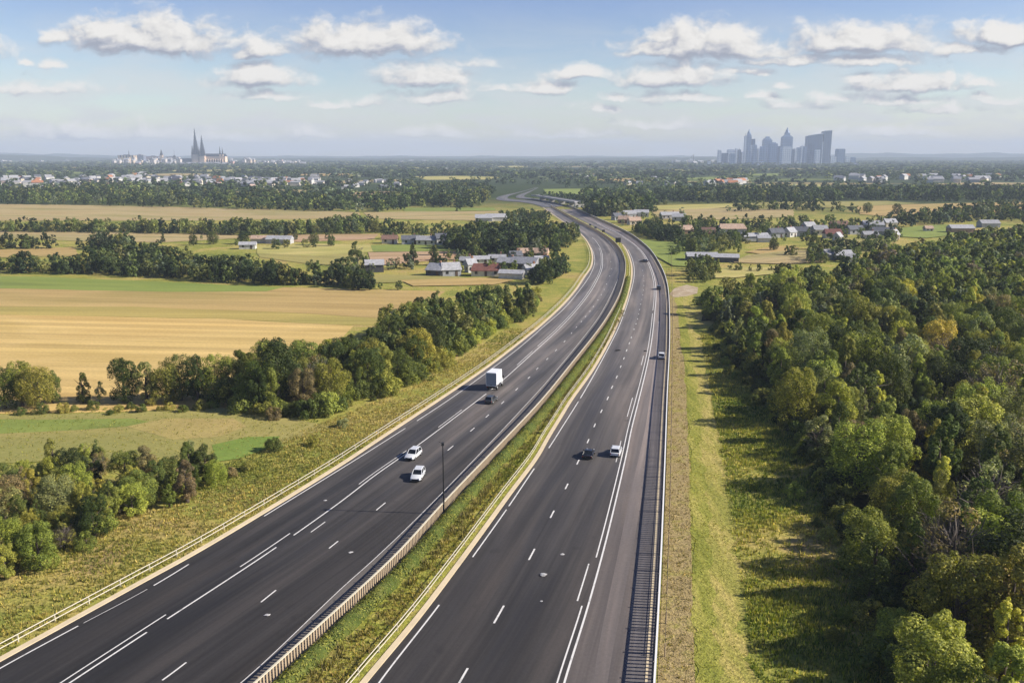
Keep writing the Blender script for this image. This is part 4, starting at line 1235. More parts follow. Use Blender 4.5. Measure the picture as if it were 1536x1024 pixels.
# ---- shrubs on the verges and along the forest edge
sh = []
g = np.random.default_rng(108)
T, Nn = normals2(edge_pts)
E2, _ = resample(edge_pts, 4.6)
T2, N2 = normals2(E2)
for i in range(len(E2)):
    if math.hypot(*E2[i]) < 66 or g.random() < 0.25: continue
    q = E2[i] - N2[i] * g.uniform(0.5, 5.0) * (1 if N2[i, 0] > 0 else -1)
    sh.append((q[0], q[1], g.uniform(0.8, 2.1), pick(g, {"mid green": 3, "light green": 2, "olive green": 3, "deep green": 2}), "%s low shrub on the rough grass beside the forest edge", "shrubs along the forest edge"))
for i in range(len(E2)):
    if math.hypot(*E2[i]) < 60: continue
    for k in range(2):
        q = E2[i] + N2[i] * g.uniform(-0.6, 1.8) * (1 if N2[i, 0] > 0 else -1) + T2[i] * (2.3 * k + g.uniform(-0.6, 0.6))
        sh.append((q[0], q[1], g.uniform(1.6, 3.4), pick(g, {"mid green": 2, "olive green": 2, "deep green": 4, "dark green": 3}), "%s dense bush closing the foot of the forest edge", "bushes at the foot of the forest edge"))
B2, _ = resample(bf, 5.0); T2, N2 = normals2(B2)
for i in range(len(B2)):
    for kk in range(2):
        qq = B2[i] + N2[i] * g.uniform(-1.8, 1.2) + T2[i] * (2.5 * kk + g.uniform(-0.7, 0.7))
        sh.append((qq[0], qq[1], g.uniform(2.4, 4.6), pick(g, {"mid green": 4, "olive green": 3, "deep green": 4, "light green": 2}), "%s tall bush filling the front of the roadside tree belt", "bushes in front of the belt"))
    if g.random() < 0.3: continue
    q = B2[i] + N2[i] * g.uniform(-1.0, 3.5)
    sh.append((q[0], q[1], g.uniform(0.9, 2.4), pick(g, {"mid green": 3, "olive green": 4, "brownish": 2, "deep green": 2}), "%s low shrub at the foot of the roadside tree belt", "shrubs at the foot of the belt"))
for (px, py) in [(95, 618), (112, 616), (140, 614), (165, 622), (178, 618), (196, 612), (212, 618), (226, 608), (240, 616), (256, 614), (275, 618), (300, 614), (318, 612), (60, 620), (30, 622)]:
    w = at(px, py); sh.append((w.x, w.y, g.uniform(1.0, 2.0), pick(g, {"mid green": 3, "olive green": 3, "deep green": 3}), "%s low shrub in the scrub below the field row", "shrubs below the field row"))
for (px, py, h, t, lab) in [(411, 676, 2.4, "deep green", "single rounded dark green bush alone on the meadow by the verge"), (345, 715, 1.6, "brownish", "brown scrubby bush on the verge beyond the thicket"),
                            (372, 704, 1.5, "olive green", "olive scrubby bush on the verge before the bright meadow"), (470, 668, 1.5, "olive green", "low olive bush on the verge below the belt"), (515, 640, 1.6, "grey green", "low grey-green bush on the verge below the belt")]:
    w = at(px, py); sh.append((w.x, w.y, h, t, lab, "bushes on the verge"))
cnt = {}
for q in sh:
    lb = (q[4] % q[3]) if "%s" in q[4] else q[4]; cnt[lb] = cnt.get(lb, 0) + 1
for (x, y, h, t, lab, grp) in sh:
    if inside(ROAD_POLY, (x, y))[0]: continue
    p = PROTO["bush"][g.integers(3)]; k = h / p["H"]
    o = link(bpy.data.objects.new("shrub", p["crown"])); o.location = (x, y, -0.05); o.rotation_euler.z = g.uniform(0, 6.28); o.scale = (k * g.uniform(1, 1.4), k * g.uniform(1, 1.4), k)
    o.color = jitter_tone(t, g)
    lb = (lab % t) if "%s" in lab else lab
    tag(o, lb, "shrub", grp + (" " + t if "%s" in lab else ""))

# ---- long grass on verges and reservation (nobody could count it)
def tufts(name, poly, dens, hr, cols, seed, Dmax=230, keepout=None):
    g = np.random.default_rng(seed)
    lo, hi = poly.min(0), poly.max(0)
    n = int((hi - lo).prod() * dens)
    P = lo + g.random((n, 2)) * (hi - lo)
    P = P[inside(poly, P)]
    D = np.hypot(P[:, 0], P[:, 1]); P = P[(g.random(len(P)) < np.clip(110.0 / D, 0.15, 1)) & (D < Dmax)]
    if keepout is not None: P = P[~inside(keepout, P)]
    m = (vnoise(P, 7, seed) + vnoise(P, 2.2, seed + 1)) * 0.5
    P = P[m + 0.5 * g.normal(size=len(P)) > -0.25]
    n = len(P); nb = 5
    h = g.uniform(*hr, (n, 1)) ; a = g.uniform(0, 2 * PI, (n, nb)); r = g.uniform(0.05, 0.3, (n, nb))
    bx = P[:, None, 0] + np.cos(a) * r; by = P[:, None, 1] + np.sin(a) * r
    wd = g.uniform(0.04, 0.09, (n, nb)); pa = a + PI / 2
    ln = g.uniform(0.15, 0.5, (n, nb)) * h
    V = np.zeros((n, nb, 3, 3))
    V[:, :, 0, 0] = bx - np.cos(pa) * wd; V[:, :, 0, 1] = by - np.sin(pa) * wd
    V[:, :, 1, 0] = bx + np.cos(pa) * wd; V[:, :, 1, 1] = by + np.sin(pa) * wd
    V[:, :, 2, 0] = bx + np.cos(a) * ln; V[:, :, 2, 1] = by + np.sin(a) * ln; V[:, :, 2, 2] = h * g.uniform(0.6, 1.1, (n, nb))
    V[:, :, :2, 2] = 0.0
    me = np_mesh(name, V.reshape(-1, 3), np.arange(n * nb * 3).reshape(-1, 3), M["leaf_mass"])
    cols = np.array(cols); mm = np.clip((vnoise(P, 12, seed + 2) + 0.35 * g.normal(size=n)) * 0.5 + 0.5, 0, 0.999) * (len(cols) - 1)
    i = mm.astype(int); f = (mm - i)[:, None]; c = cols[i] * (1 - f) + cols[np.minimum(i + 1, len(cols) - 1)] * f
    C = np.concatenate([np.repeat(c, nb * 3, axis=0), np.ones((n * nb * 3, 1))], 1).astype(np.float32)
    at_ = me.attributes.new("tint", "FLOAT_COLOR", "POINT"); at_.data.foreach_set("color", C.ravel())
    tag(link(bpy.data.objects.new(name, me)), kind="stuff"); print(name, n)


VERGE = poly_arr([at(x, y) for x, y in [(-120, 1050), (-120, 850), (60, 800), (200, 745), (330, 700), (430, 655), (520, 620), (640, 570), (720, 520), (800, 465), (845, 425), (870, 400)]] + [Vector((*q, 0)) for q in offset(Kl, -1.0)[::-1] if q[1] < 330])
STRAW = [(0.14, 0.16, 0.035), (0.25, 0.235, 0.06), (0.37, 0.30, 0.10), (0.40, 0.30, 0.13), (0.26, 0.20, 0.095)]
tufts("grass", VERGE, 11.0, (0.14, 0.45), STRAW, 301)
o1 = poly_arr(img_line(OUT2, 8)); RG = np.vstack([o1, edge_pts[::-1]])
tufts("grass", RG, 14.0, (0.15, 0.6), [(0.09, 0.13, 0.026), (0.20, 0.235, 0.045), (0.36, 0.34, 0.075), (0.48, 0.39, 0.13), (0.22, 0.20, 0.06), (0.40, 0.29, 0.13)], 302)
o0 = poly_arr(img_line(OUT1, 8)); RS = np.vstack([poly_arr(offset(Fr[:260], 0.4)), o0[::-1]])
tufts("grass", RS, 5.0, (0.1, 0.3), [(0.27, 0.20, 0.10), (0.36, 0.27, 0.15), (0.30, 0.25, 0.09)], 303)
RM = np.vstack([o0, o1[::-1]])
tufts("grass", RM, 7.0, (0.06, 0.18), [(0.20, 0.22, 0.03), (0.34, 0.31, 0.06), (0.48, 0.39, 0.11)], 304)
nfl = [i for i, q in enumerate(Fl) if q[1] < 260][-1]; nkr = [i for i, q in enumerate(Kr) if q[1] < 260][-1]
RV = np.vstack([offset(Fl[:nfl], 3.0), offset(Kr[:nkr], -1.6)[::-1]])
tufts("grass", RV, 14.0, (0.15, 0.5), [(0.15, 0.17, 0.028), (0.28, 0.26, 0.055), (0.36, 0.28, 0.10), (0.17, 0.125, 0.065)], 305, 260)
RW = np.vstack([offset(Fl[:nfl], 2.45), offset(Fl[:nfl], 3.6)[::-1]])
tufts("grass", RW, 8.0, (0.3, 0.85), [(0.10, 0.095, 0.035), (0.22, 0.18, 0.07), (0.15, 0.13, 0.045)], 311, 260)
MD = poly_arr([at(x, y) for x, y in [(-100, 700), (-100, 622), (120, 612), (340, 612), (430, 640), (520, 612), (430, 655), (330, 700)]])
tufts("grass", MD, 4.0, (0.1, 0.35), [(0.17, 0.21, 0.035), (0.27, 0.26, 0.06), (0.36, 0.29, 0.10), (0.28, 0.20, 0.09)], 306)

# ---- grassy clipped bank growing right behind the tan fence
Hq, _ = resample(offset(Fl[:[i for i, q in enumerate(Fl) if q[1] < 330][-1]], 1.25), 0.8)
mb = MB(); T2, N2 = normals2(Hq)
prof = [(-0.95, 0.0), (-0.8, 0.5), (-0.42, 0.85), (0.0, 0.95), (0.42, 0.85), (0.8, 0.5), (0.95, 0.0)]
vs = []; fs = []
g = np.random.default_rng(109)
for i in range(len(Hq)):
    k = 1 + 0.1 * math.sin(i * 0.7) + g.normal(0, 0.05)
    for (a, h) in prof: vs.append((Hq[i, 0] + N2[i, 0] * a * k, Hq[i, 1] + N2[i, 1] * a * k, h * k))
for i in range(len(Hq) - 1):
    for j in range(6): fs.append((i * 7 + j, i * 7 + j + 1, (i + 1) * 7 + j + 1, (i + 1) * 7 + j))
mb.add(vs, fs)
root = empty("hedge", (0, 0, 0))
tag(root, "low rounded clipped hedge running behind the tan fence on the central reservation", "hedge")
mb.build("core", grass_mat("hedge_core", [(0.0, (0.05, 0.075, 0.016)), (0.6, (0.10, 0.125, 0.026)), (1.0, (0.16, 0.165, 0.04))], 0.4, 3.0, 1.0), root, True)
n = 42000
i = g.integers(0, len(Hq), n); th = g.uniform(0.02, PI - 0.02, n); rr = g.uniform(0.9, 1.14, n)
ac = -np.cos(th) * 0.92 * rr; hh_ = np.sin(th) * 0.93 * rr; al = g.uniform(-0.4, 0.4, n)
Pn = np.stack([Hq[i, 0] + N2[i, 0] * ac + T2[i, 0] * al, Hq[i, 1] + N2[i, 1] * ac + T2[i, 1] * al, hh_], 1)
nr = np.stack([-N2[i, 0] * np.cos(th), -N2[i, 1] * np.cos(th), np.sin(th)], 1) + g.normal(size=(n, 3)) * 0.35; nr /= np.linalg.norm(nr, axis=1)[:, None]
a = np.cross(nr, g.normal(size=(n, 3))); a /= np.linalg.norm(a, axis=1)[:, None]; b = np.cross(nr, a); L = g.uniform(0.08, 0.17, (n, 1))
V = np.stack([Pn - a * L, Pn + b * L * 0.5, Pn + a * L, Pn - b * L * 0.5], 1).reshape(-1, 3)
o = link(bpy.data.objects.new("leaves", np_mesh("leaves", V, np.arange(4 * n).reshape(n, 4), M["leaf"])), root); o.color = (0.20, 0.205, 0.05, 1)
# ------------------------------------------------------------------ vehicles
def loft(mb, st, mi=0):
    """st: list of (y, [(x, z) ...]) closed cross-sections, same count."""
    k = len(st[0][1]); vs = []; fs = []
    for (y, sec) in st: vs += [(x, y, z) for (x, z) in sec]
    for i in range(len(st) - 1):
        for j in range(k): fs.append((i * k + j, i * k + (j + 1) % k, (i + 1) * k + (j + 1) % k, (i + 1) * k + j))
    fs.append(tuple(range(k - 1, -1, -1))); fs.append(tuple((len(st) - 1) * k + j for j in range(k)))
    mb.add(vs, fs, mi)


def body_sec(w, zb, zt, r=0.12):
    """Rounded car cross-section: half width w, sill zb, shoulder zt."""
    return [(-w * 0.9, zb), (w * 0.9, zb), (w, zb + r), (w * 1.0, zb + (zt - zb) * 0.6), (w * 0.95, zt - 0.04), (w * 0.86, zt), (-w * 0.86, zt), (-w * 0.95, zt - 0.04), (-w * 1.0, zb + (zt - zb) * 0.6), (-w, zb + r)]


WHEEL = {}
def wheel_mesh():
    if not WHEEL:
        mb = MB(); mb.lathe([(0.18, -0.09), (0.30, -0.11), (0.335, -0.07), (0.335, 0.07), (0.30, 0.11), (0.18, 0.09)], 18, axis="x"); WHEEL["tyre"] = mb.mesh("tyre", M["tyre"], True)
        mb = MB(); mb.lathe([(0.06, -0.105), (0.2, -0.1), (0.205, -0.085), (0.205, 0.085), (0.2, 0.1), (0.06, 0.105)], 14, axis="x"); WHEEL["rim"] = mb.mesh("rim", M["rim"], True)
    return WHEEL


def make_car(pt, L=4.4, W=0.9, style="suv"):
    """Car at the origin, front towards +y."""
    root = empty("car", (0, 0, 0))
    h = L / 2
    zt = 0.98 if style == "suv" else 0.86
    roof = 1.66 if style == "suv" else 1.42
    st = [(-h, body_sec(W * 0.84, 0.42, zt - 0.12)), (-h + 0.12, body_sec(W * 0.94, 0.30, zt - 0.02)), (-h + 0.6, body_sec(W, 0.24, zt)), (-0.2, body_sec(W, 0.24, zt)), (h - 1.45, body_sec(W, 0.24, zt)),
          (h - 1.2, body_sec(W, 0.24, zt - 0.03)), (h - 0.45, body_sec(W * 0.97, 0.26, zt - 0.14)), (h - 0.1, body_sec(W * 0.9, 0.30, zt - 0.25)), (h, body_sec(W * 0.8, 0.38, zt - 0.32))]
    mb = MB(); loft(mb, st); b = mb.build("body", pt, root, True)
    b.data.set_sharp_from_angle(angle=R(38))
    # glasshouse
    yb, yf = (-h + 0.18, h - 1.35) if style == "suv" else (-h + 0.55, h - 1.45)
    tb, tf = (0.38, 0.75) if style == "suv" else (0.75, 0.85)
    wb, wt = W * 0.9, W * 0.74
    z0 = zt - 0.03
    P = dict(b0=(-wb, yb, z0), b1=(wb, yb, z0), f0=(-wb * 0.97, yf, z0), f1=(wb * 0.97, yf, z0), B0=(-wt, yb + tb, roof - 0.05), B1=(wt, yb + tb, roof - 0.05), F0=(-wt, yf - tf, roof - 0.05), F1=(wt, yf - tf, roof - 0.05))
    mb = MB(); mb.add([P[k] for k in ("f0", "f1", "F1", "F0")], [(0, 1, 2, 3)]); mb.build("windscreen", M["glass"], root)
    mb = MB(); mb.add([P[k] for k in ("b1", "b0", "B0", "B1")], [(0, 1, 2, 3)]); mb.build("rear_window", M["glass"], root)
    for a in ("0", "1"):
        mb = MB(); mb.add([P[k + a] for k in ("b", "f", "F", "B")], [(0, 1, 2, 3) if a == "1" else (3, 2, 1, 0)]); mb.build("side_window", M["glass"], root)
    mb = MB()
    loft(mb, [(yb + tb - 0.1, [(-wt * 0.98, roof - 0.09), (wt * 0.98, roof - 0.09), (wt * 0.9, roof - 0.04), (-wt * 0.9, roof - 0.04)]), (yb + tb + 0.25, [(-wt * 1.04, roof - 0.07), (wt * 1.04, roof - 0.07), (wt * 0.86, roof), (-wt * 0.86, roof)]),
              (yf - tf - 0.2, [(-wt * 1.04, roof - 0.07), (wt * 1.04, roof - 0.07), (wt * 0.86, roof), (-wt * 0.86, roof)]), (yf - tf + 0.06, [(-wt * 0.98, roof - 0.1), (wt * 0.98, roof - 0.1), (wt * 0.9, roof - 0.05), (-wt * 0.9, roof - 0.05)])])
    mb.build("roof", pt, root)
    mb = MB()
    for (p, q) in (("f0", "F0"), ("f1", "F1"), ("b0", "B0"), ("b1", "B1")): mb.tube([P[p], P[q]], 0.055, 6)
    for sx in (-1, 1):
        m0 = Vector(P["b0" if sx < 0 else "b1"]).lerp(Vector(P["f0" if sx < 0 else "f1"]), 0.5); m1 = Vector(P["B0" if sx < 0 else "B1"]).lerp(Vector(P["F0" if sx < 0 else "F1"]), 0.45)
        mb.tube([m0, m1], 0.05, 6)
    mb.build("pillar", pt, root)
    Wm = wheel_mesh()
    for sx in (-1, 1):
        for y in (h - 0.85, -h + 0.85):
            wl = link(bpy.data.objects.new("wheel", Wm["tyre"]), root); wl.location = (sx * (W - 0.09), y, 0.335)
            link(bpy.data.objects.new("rim", Wm["rim"]), wl)
        mb = MB(); mb.box(-0.17, 0.17, -0.07, 0.05, -0.08, 0.08, tx=0.04, ty=0.01); o = mb.build("headlight", M["lamp_lens"], root); o.location = (sx * (W * 0.66), h - 0.07, zt - 0.30)
        mb = MB(); mb.box(-0.1, 0.1, -0.05, 0.05, -0.14, 0.14, tx=0.02); o = mb.build("tail_light", M["red_lens"], root); o.location = (sx * (W * 0.8), -h + 0.05, zt - 0.25)
        mb = MB(); mb.box(-0.1, 0.1, -0.05, 0.06, -0.07, 0.07, tx=0.02, ty=0.01); o = mb.build("mirror", pt, root); o.location = (sx * (W + 0.1), yf - 0.35, zt + 0.06)
    mb = MB(); mb.box(-W * 0.62, W * 0.62, h - 0.06, h + 0.025, 0.46, 0.62, tx=0.05); mb.build("grille", M["plastic"], root)
    for y, s in ((h - 0.03, 1), (-h + 0.05, -1)):
        mb = MB(); mb.box(-W * 0.88, W * 0.88, -0.09, 0.09, 0.28, 0.44, tx=0.04, ty=0.02); o = mb.build("bumper", M["plastic"], root); o.location.y = y
    mb = MB(); mb.box(-W * 0.8, W * 0.8, -h + 0.25, h - 0.25, 0.16, 0.26); mb.build("underbody", M["plastic"], root)
    return root


def make_truck():
    root = empty("box_truck", (0, 0, 0))
    mb = MB(); mb.box(-1.17, 1.17, -3.3, 1.75, 1.15, 3.45, tx=0.02, ty=0.02); mb.build("cargo_box", M["truck_white"], root)
    mb = MB()
    for sx in (-1, 1):
        mb.box(sx * 1.17 - 0.035, sx * 1.17 + 0.035, -3.345, -3.25, 0.9, 3.4)
    mb.box(-1.135, 1.135, -3.345, -3.25, 3.3, 3.4); mb.box(-1.135, 1.135, -3.345, -3.25, 0.9, 1.0); mb.build("rear_frame", M["rail_white"], root)
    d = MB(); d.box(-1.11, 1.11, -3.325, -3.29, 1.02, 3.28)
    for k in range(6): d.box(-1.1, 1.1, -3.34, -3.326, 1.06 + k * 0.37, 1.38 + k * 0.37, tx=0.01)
    dr = d.build("roller_door", pbr("roller_shaded", (0.24, 0.275, 0.31), 0.45), root)  # door grey carries the shade on the white truck's rear face
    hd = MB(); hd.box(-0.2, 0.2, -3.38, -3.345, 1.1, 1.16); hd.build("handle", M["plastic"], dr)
    mb = MB(); st = [(1.85, body_sec(1.0, 0.55, 1.6)), (2.2, body_sec(1.05, 0.5, 2.2)), (3.0, body_sec(1.05, 0.5, 1.65)), (3.35, body_sec(1.02, 0.5, 1.35)), (3.6, body_sec(0.9, 0.55, 1.15))]
    st[0] = (1.8, body_sec(1.03, 0.5, 2.55)); st[1] = (2.3, body_sec(1.03, 0.5, 2.55))
    loft(mb, st); mb.build("cab", M["paint_white"], root)
    mb = MB(); mb.add([(-0.86, 2.34, 2.5), (0.86, 2.34, 2.5), (0.92, 3.0, 1.72), (-0.92, 3.0, 1.72)], [(0, 1, 2, 3)]); o = mb.build("windscreen", M["glass"], root); o.location = (0, 0.03, 0.04)
    for sx in (-1, 1):
        mb = MB(); mb.add([(sx * 1.045, 1.95, 1.6), (sx * 1.045, 2.7, 1.6), (sx * 1.03, 2.35, 2.35), (sx * 1.03, 1.95, 2.35)], [(0, 1, 2, 3)]); mb.build("side_window", M["glass"], root)
        mb = MB(); mb.box(-0.12, 0.12, -0.05, 0.05, -0.2, 0.2, tx=0.02); o = mb.build("mirror", M["plastic"], root); o.location = (sx * 1.25, 2.7, 1.9)
        mb = MB(); mb.box(-0.18, 0.18, -0.05, 0.05, -0.1, 0.1, tx=0.03); o = mb.build("headlight", M["lamp_lens"], root); o.location = (sx * 0.7, 3.5, 0.95)
        mb = MB(); mb.box(-0.15, 0.15, -0.04, 0.04, -0.07, 0.07); o = mb.build("tail_light", M["red_lens"], root); o.location = (sx * 0.9, -3.32, 0.72)
        Wm = wheel_mesh()
        for y in (2.75, -2.0):
            wl = link(bpy.data.objects.new("wheel", Wm["tyre"]), root); wl.location = (sx * 0.95, y, 0.42); wl.scale = (1.5, 1.25, 1.25); link(bpy.data.objects.new("rim", Wm["rim"]), wl)
    mb = MB(); mb.box(-0.45, 0.45, -3.2, 2.6, 0.6, 0.93); mb.build("chassis", M["plastic"], root)
    mb = MB(); mb.box(-1.1, 1.1, -3.36, -3.24, 0.5, 0.84, tx=0.03); mb.build("rear_bumper", M["plastic"], root)
    return root


def heading(line, y, away):
    Q = LW[line][0]
    k = int(np.argmin([abs(pix((q[0], q[1], 0))[1] - y) for q in Q])); k = min(max(k, 2), len(Q) - 3)
    t = Q[k + 2] - Q[k - 2]
    if t[1] < 0: t = -t
    a = math.atan2(t[1], t[0]) - PI / 2
    return a if away else a + PI


def put(root, px, py, line, away, label, cat="car", name=None, group=None, turn=0.0, sc=0.84):
    w = at(px, py); root.location = (w.x, w.y, 0.055); root.scale = (sc, sc, sc); root.rotation_euler.z = heading(line, py, away) + turn
    tag(root, label, cat, group or "vehicles on the motorway")
    if name: root.name = name
    return root


t = make_truck(); put(t, 742.5, 582, "LANE_L", True, "white box truck with shade-grey rear door straddling the solid lane line", "truck"); t.scale = (0.92, 0.72, 1.08)
suv_w = make_car(M["paint_white"], 4.5, 0.95, "suv")
put(suv_w, 627, 717, "LANE_L", False, "white car with a long dark shadow, nearest on the oncoming carriageway", turn=0.2)
c = copy_tree(suv_w); put(c, 620, 686, "LANE_L", False, "white car on the solid lane line just beyond the nearest white car", turn=0.05)
c = copy_tree(suv_w); put(c, 924, 681, "DASH_R", True, "white car beside the edge line on the outbound carriageway, abreast of a black one")
dk = make_car(M["paint_grey"], 4.4, 0.93, "suv"); put(dk, 737, 603, "LANE_L", True, "dark grey car close behind the white box truck")
sal = make_car(M["paint_black"], 4.6, 0.95, "saloon"); put(sal, 883, 684, "DASH_R", True, "black car on the dashed lane line of the outbound carriageway")
c = copy_tree(suv_w); put(c, 992, 537, "FENCE_R", True, "white car stopped on the paved strip against the white-topped fence")
c = copy_tree(sal); put(c, 966, 393, "DASH_R", True, "small dark car on the curve of the outbound carriageway", turn=0.9)
c = copy_tree(dk); put(c, 988, 434, "LINE_R", True, "dark grey car on the hard shoulder at the start of the curve")
c = copy_tree(dk); put(c, 893, 343, "DASH_R", True, "far grey car beyond the median sign on the outbound carriageway")
c = copy_tree(sal); put(c, 885, 338.5, "DASH_R", True, "farthest dark car on the outbound carriageway near the bridge")

# ---- things lying on the road
def scrap(px, py, s, mat, label, seed, cat="litter", name="litter", flat=0.35):
    g = np.random.default_rng(seed); bmv = bmesh.new()
    bmesh.ops.create_icosphere(bmv, subdivisions=2, radius=s)
    for v in bmv.verts:
        k = 0.65 + 0.7 * g.random(); v.co *= k; v.co.z = v.co.z * flat + s * flat * 0.8; v.co.x *= 1.6
    me = bpy.data.meshes.new(name); bmv.to_mesh(me); bmv.free(); me.materials.append(mat)
    w = at(px, py); o = link(bpy.data.objects.new(name, me)); o.location = (w.x, w.y, 0.055); o.rotation_euler.z = g.uniform(0, 0.6)
    tag(o, label, cat)


M["litter"] = pbr("litter", (0.42, 0.41, 0.40), 0.7, var=0.5, scale=9.0)
scrap(401, 923, 0.18, M["litter"], "pale crumpled scrap lying on the near oncoming lane by a short dash", 1)
scrap(526, 829, 0.17, M["litter"], "small grey scrap on the oncoming lane beside the tan fence", 2)
scrap(488, 751, 0.15, M["litter"], "tiny pale scrap on the outer oncoming lane", 3)
scrap(815, 863, 0.24, M["litter"], "pale torn sheet on the outbound lane with a dark shadow under it", 4, flat=0.5)
scrap(843, 832, 0.17, M["litter"], "tiny grey scrap on the outbound lane beyond the torn sheet", 5)
scrap(812, 902, 0.1, M["litter"], "tiny white speck of litter on the outbound lane before the torn sheet", 6)
scrap(927, 526, 0.4, M["tyre"], "black strip of tyre rubber across the dashed line", 7)
scrap(968, 527, 0.3, M["tyre"], "short black piece of tyre rubber by the right edge line", 8)

# ---- lamp post, signs in the reservation
w = at(666, 771)
root = empty("lamp_post", w); tag(root, "thin dark lamp post rising from the tan fence of the central reservation", "lamp post")
mb = MB(); mb.tube([(0, 0, 0), (0, 0, 0.5), (0, 0, 9.6)], [0.13, 0.11, 0.065], 10); mb.build("pole", M["dark_metal"], root)
mb = MB(); mb.tube([(0, 0, 9.4), (-0.1, 0, 9.75), (-0.5, 0, 9.95)], [0.06, 0.05, 0.04], 8); mb.build("arm", M["dark_metal"], root)
mb = MB(); mb.box(-0.18, 0.18, -0.3, 0.3, 9.5, 9.85, tx=0.05, ty=0.06); mb.build("lamp_head", M["dark_metal"], root)
mb = MB(); mb.box(-0.2, 0.2, -0.2, 0.2, 0, 0.25, tx=0.04, ty=0.04); mb.build("base_plate", M["bridge"], root)
for (px, py, s, lab) in [(927, 367, 1.0, "dark square sign on a post in the central reservation's narrow end"), (905, 350, 0.6, "smaller dark sign by the median barrier beyond the square one")]:
    w = at(px, py); r2 = empty("road_sign", w); tag(r2, lab, "sign", "dark signs in the reservation")
    for sx in (-0.9, 0.9):
        mb = MB(); mb.tube([(sx * s, 0, 0), (sx * s, 0, 3.2 * s)], 0.1, 6); mb.build("post", M["dark_metal"], r2)
    mb = MB(); mb.box(-1.4 * s, 1.4 * s, -0.06, 0.06, 1.2 * s, 3.6 * s); mb.build("panel", M["plastic"], r2)

# ---- bridge where the far road crosses
a = at(806, 299.5); b = at(868, 310.5)
root = empty("bridge", a); tag(root, "pale concrete bridge with dark underside beside the far bend of the motorway", "bridge")
d = (b - a); Lb = d.length; ang = math.atan2(d.y, d.x); root.rotation_euler.z = ang
mb = MB(); mb.box(-10, Lb, -4, 4, 3.6, 4.4); mb.build("deck", M["bridge"], root)
for sy in (-4, 4):
    mb = MB(); mb.box(-10, Lb, sy - 0.15, sy + 0.15, 4.403, 5.1); mb.build("parapet", M["bridge"], root)
for k in range(4):
    mb = MB(); mb.box(Lb * (0.15 + 0.24 * k) - 0.8, Lb * (0.15 + 0.24 * k) + 0.8, -3, 3, 0, 3.59); mb.build("pier", M["bridge"], root)
mb = MB(); mb.box(Lb + 0.01, Lb + 3, -4.2, 4.2, 0, 4.1, tx=0.3); mb.build("abutment", M["bridge"], root)

# ------------------------------------------------------------------ houses
def make_house(name, w, d, h, rh, wall, roof, chimney=True, hip=0.0, windows=True, over=0.35):
    root = empty(name, (0, 0, 0))
    x, y = w / 2, d / 2
    mb = MB(); mb.add([(-x, -y, 0), (x, -y, 0), (x, y, 0), (-x, y, 0), (-x, -y, h), (x, -y, h), (x, y, h), (-x, y, h), (-x, 0, h + rh * (1 - hip)), (x, 0, h + rh * (1 - hip))],
                      [(0, 1, 5, 4), (2, 3, 7, 6), (1, 2, 6, 9, 5), (3, 0, 4, 8, 7)])
    o = mb.build("wall", M["wall"], root); o.color = (*wall, 1)
    X = x + over; k = rh / y; Yo = y + over; ze = h - over * k + 0.06; zr = h + rh + 0.06; xr = X - hip * y; th = 0.16
    mb = MB()
    top = [(-X, -Yo, ze), (X, -Yo, ze), (X, Yo, ze), (-X, Yo, ze), (-xr, 0, zr), (xr, 0, zr)]
    vs = top + [(p[0], p[1], p[2] + th) for p in top]
    mb.add(vs, [(6, 7, 11, 10), (8, 9, 10, 11), (7, 8, 11), (9, 6, 10), (0, 4, 5, 1), (2, 5, 4, 3), (0, 1, 7, 6), (1, 5, 11, 7), (5, 2, 8, 11), (2, 3, 9, 8), (3, 4, 10, 9), (4, 0, 6, 10)])
    rf = mb.build("roof", M["roof"], root); rf.color = (*roof, 1)
    if chimney:
        mb = MB(); mb.box(-0.35, 0.35, -0.35, 0.35, 0, 1.6); o = mb.build("chimney", M["roof"], rf); o.location = (w * 0.22, d * 0.1, h + rh * 0.75); o.color = (0.3, 0.16, 0.1, 1)
    if windows:
        n = max(2, int(w / 3.2)); storeys = 2 if h > 4.6 else 1
        wm = MB(); wm.box(-0.55, 0.55, -0.03, 0.03, 0, 1.25); me = wm.mesh("window", M["window"])
        for s in range(storeys):
            for i in range(n):
                for sy in (-1, 1):
                    if s == 0 and i == n // 2 and sy < 0: continue
                    o = link(bpy.data.objects.new("window", me), root); o.location = (-x + w * (i + 0.5) / n, sy * (y + 0.02), 0.95 + s * 2.7)
            for sx in (-1, 1):
                o = link(bpy.data.objects.new("window", me), root); o.location = (sx * (x + 0.02), 0, 0.95 + s * 2.7); o.rotation_euler.z = PI / 2
        mb = MB(); mb.box(-0.5, 0.5, -0.04, 0.04, 0, 2.1); o = mb.build("door", M["door"], root); o.location = (-x + w * (n // 2 + 0.5) / n, -y - 0.02, 0.02)
    return root


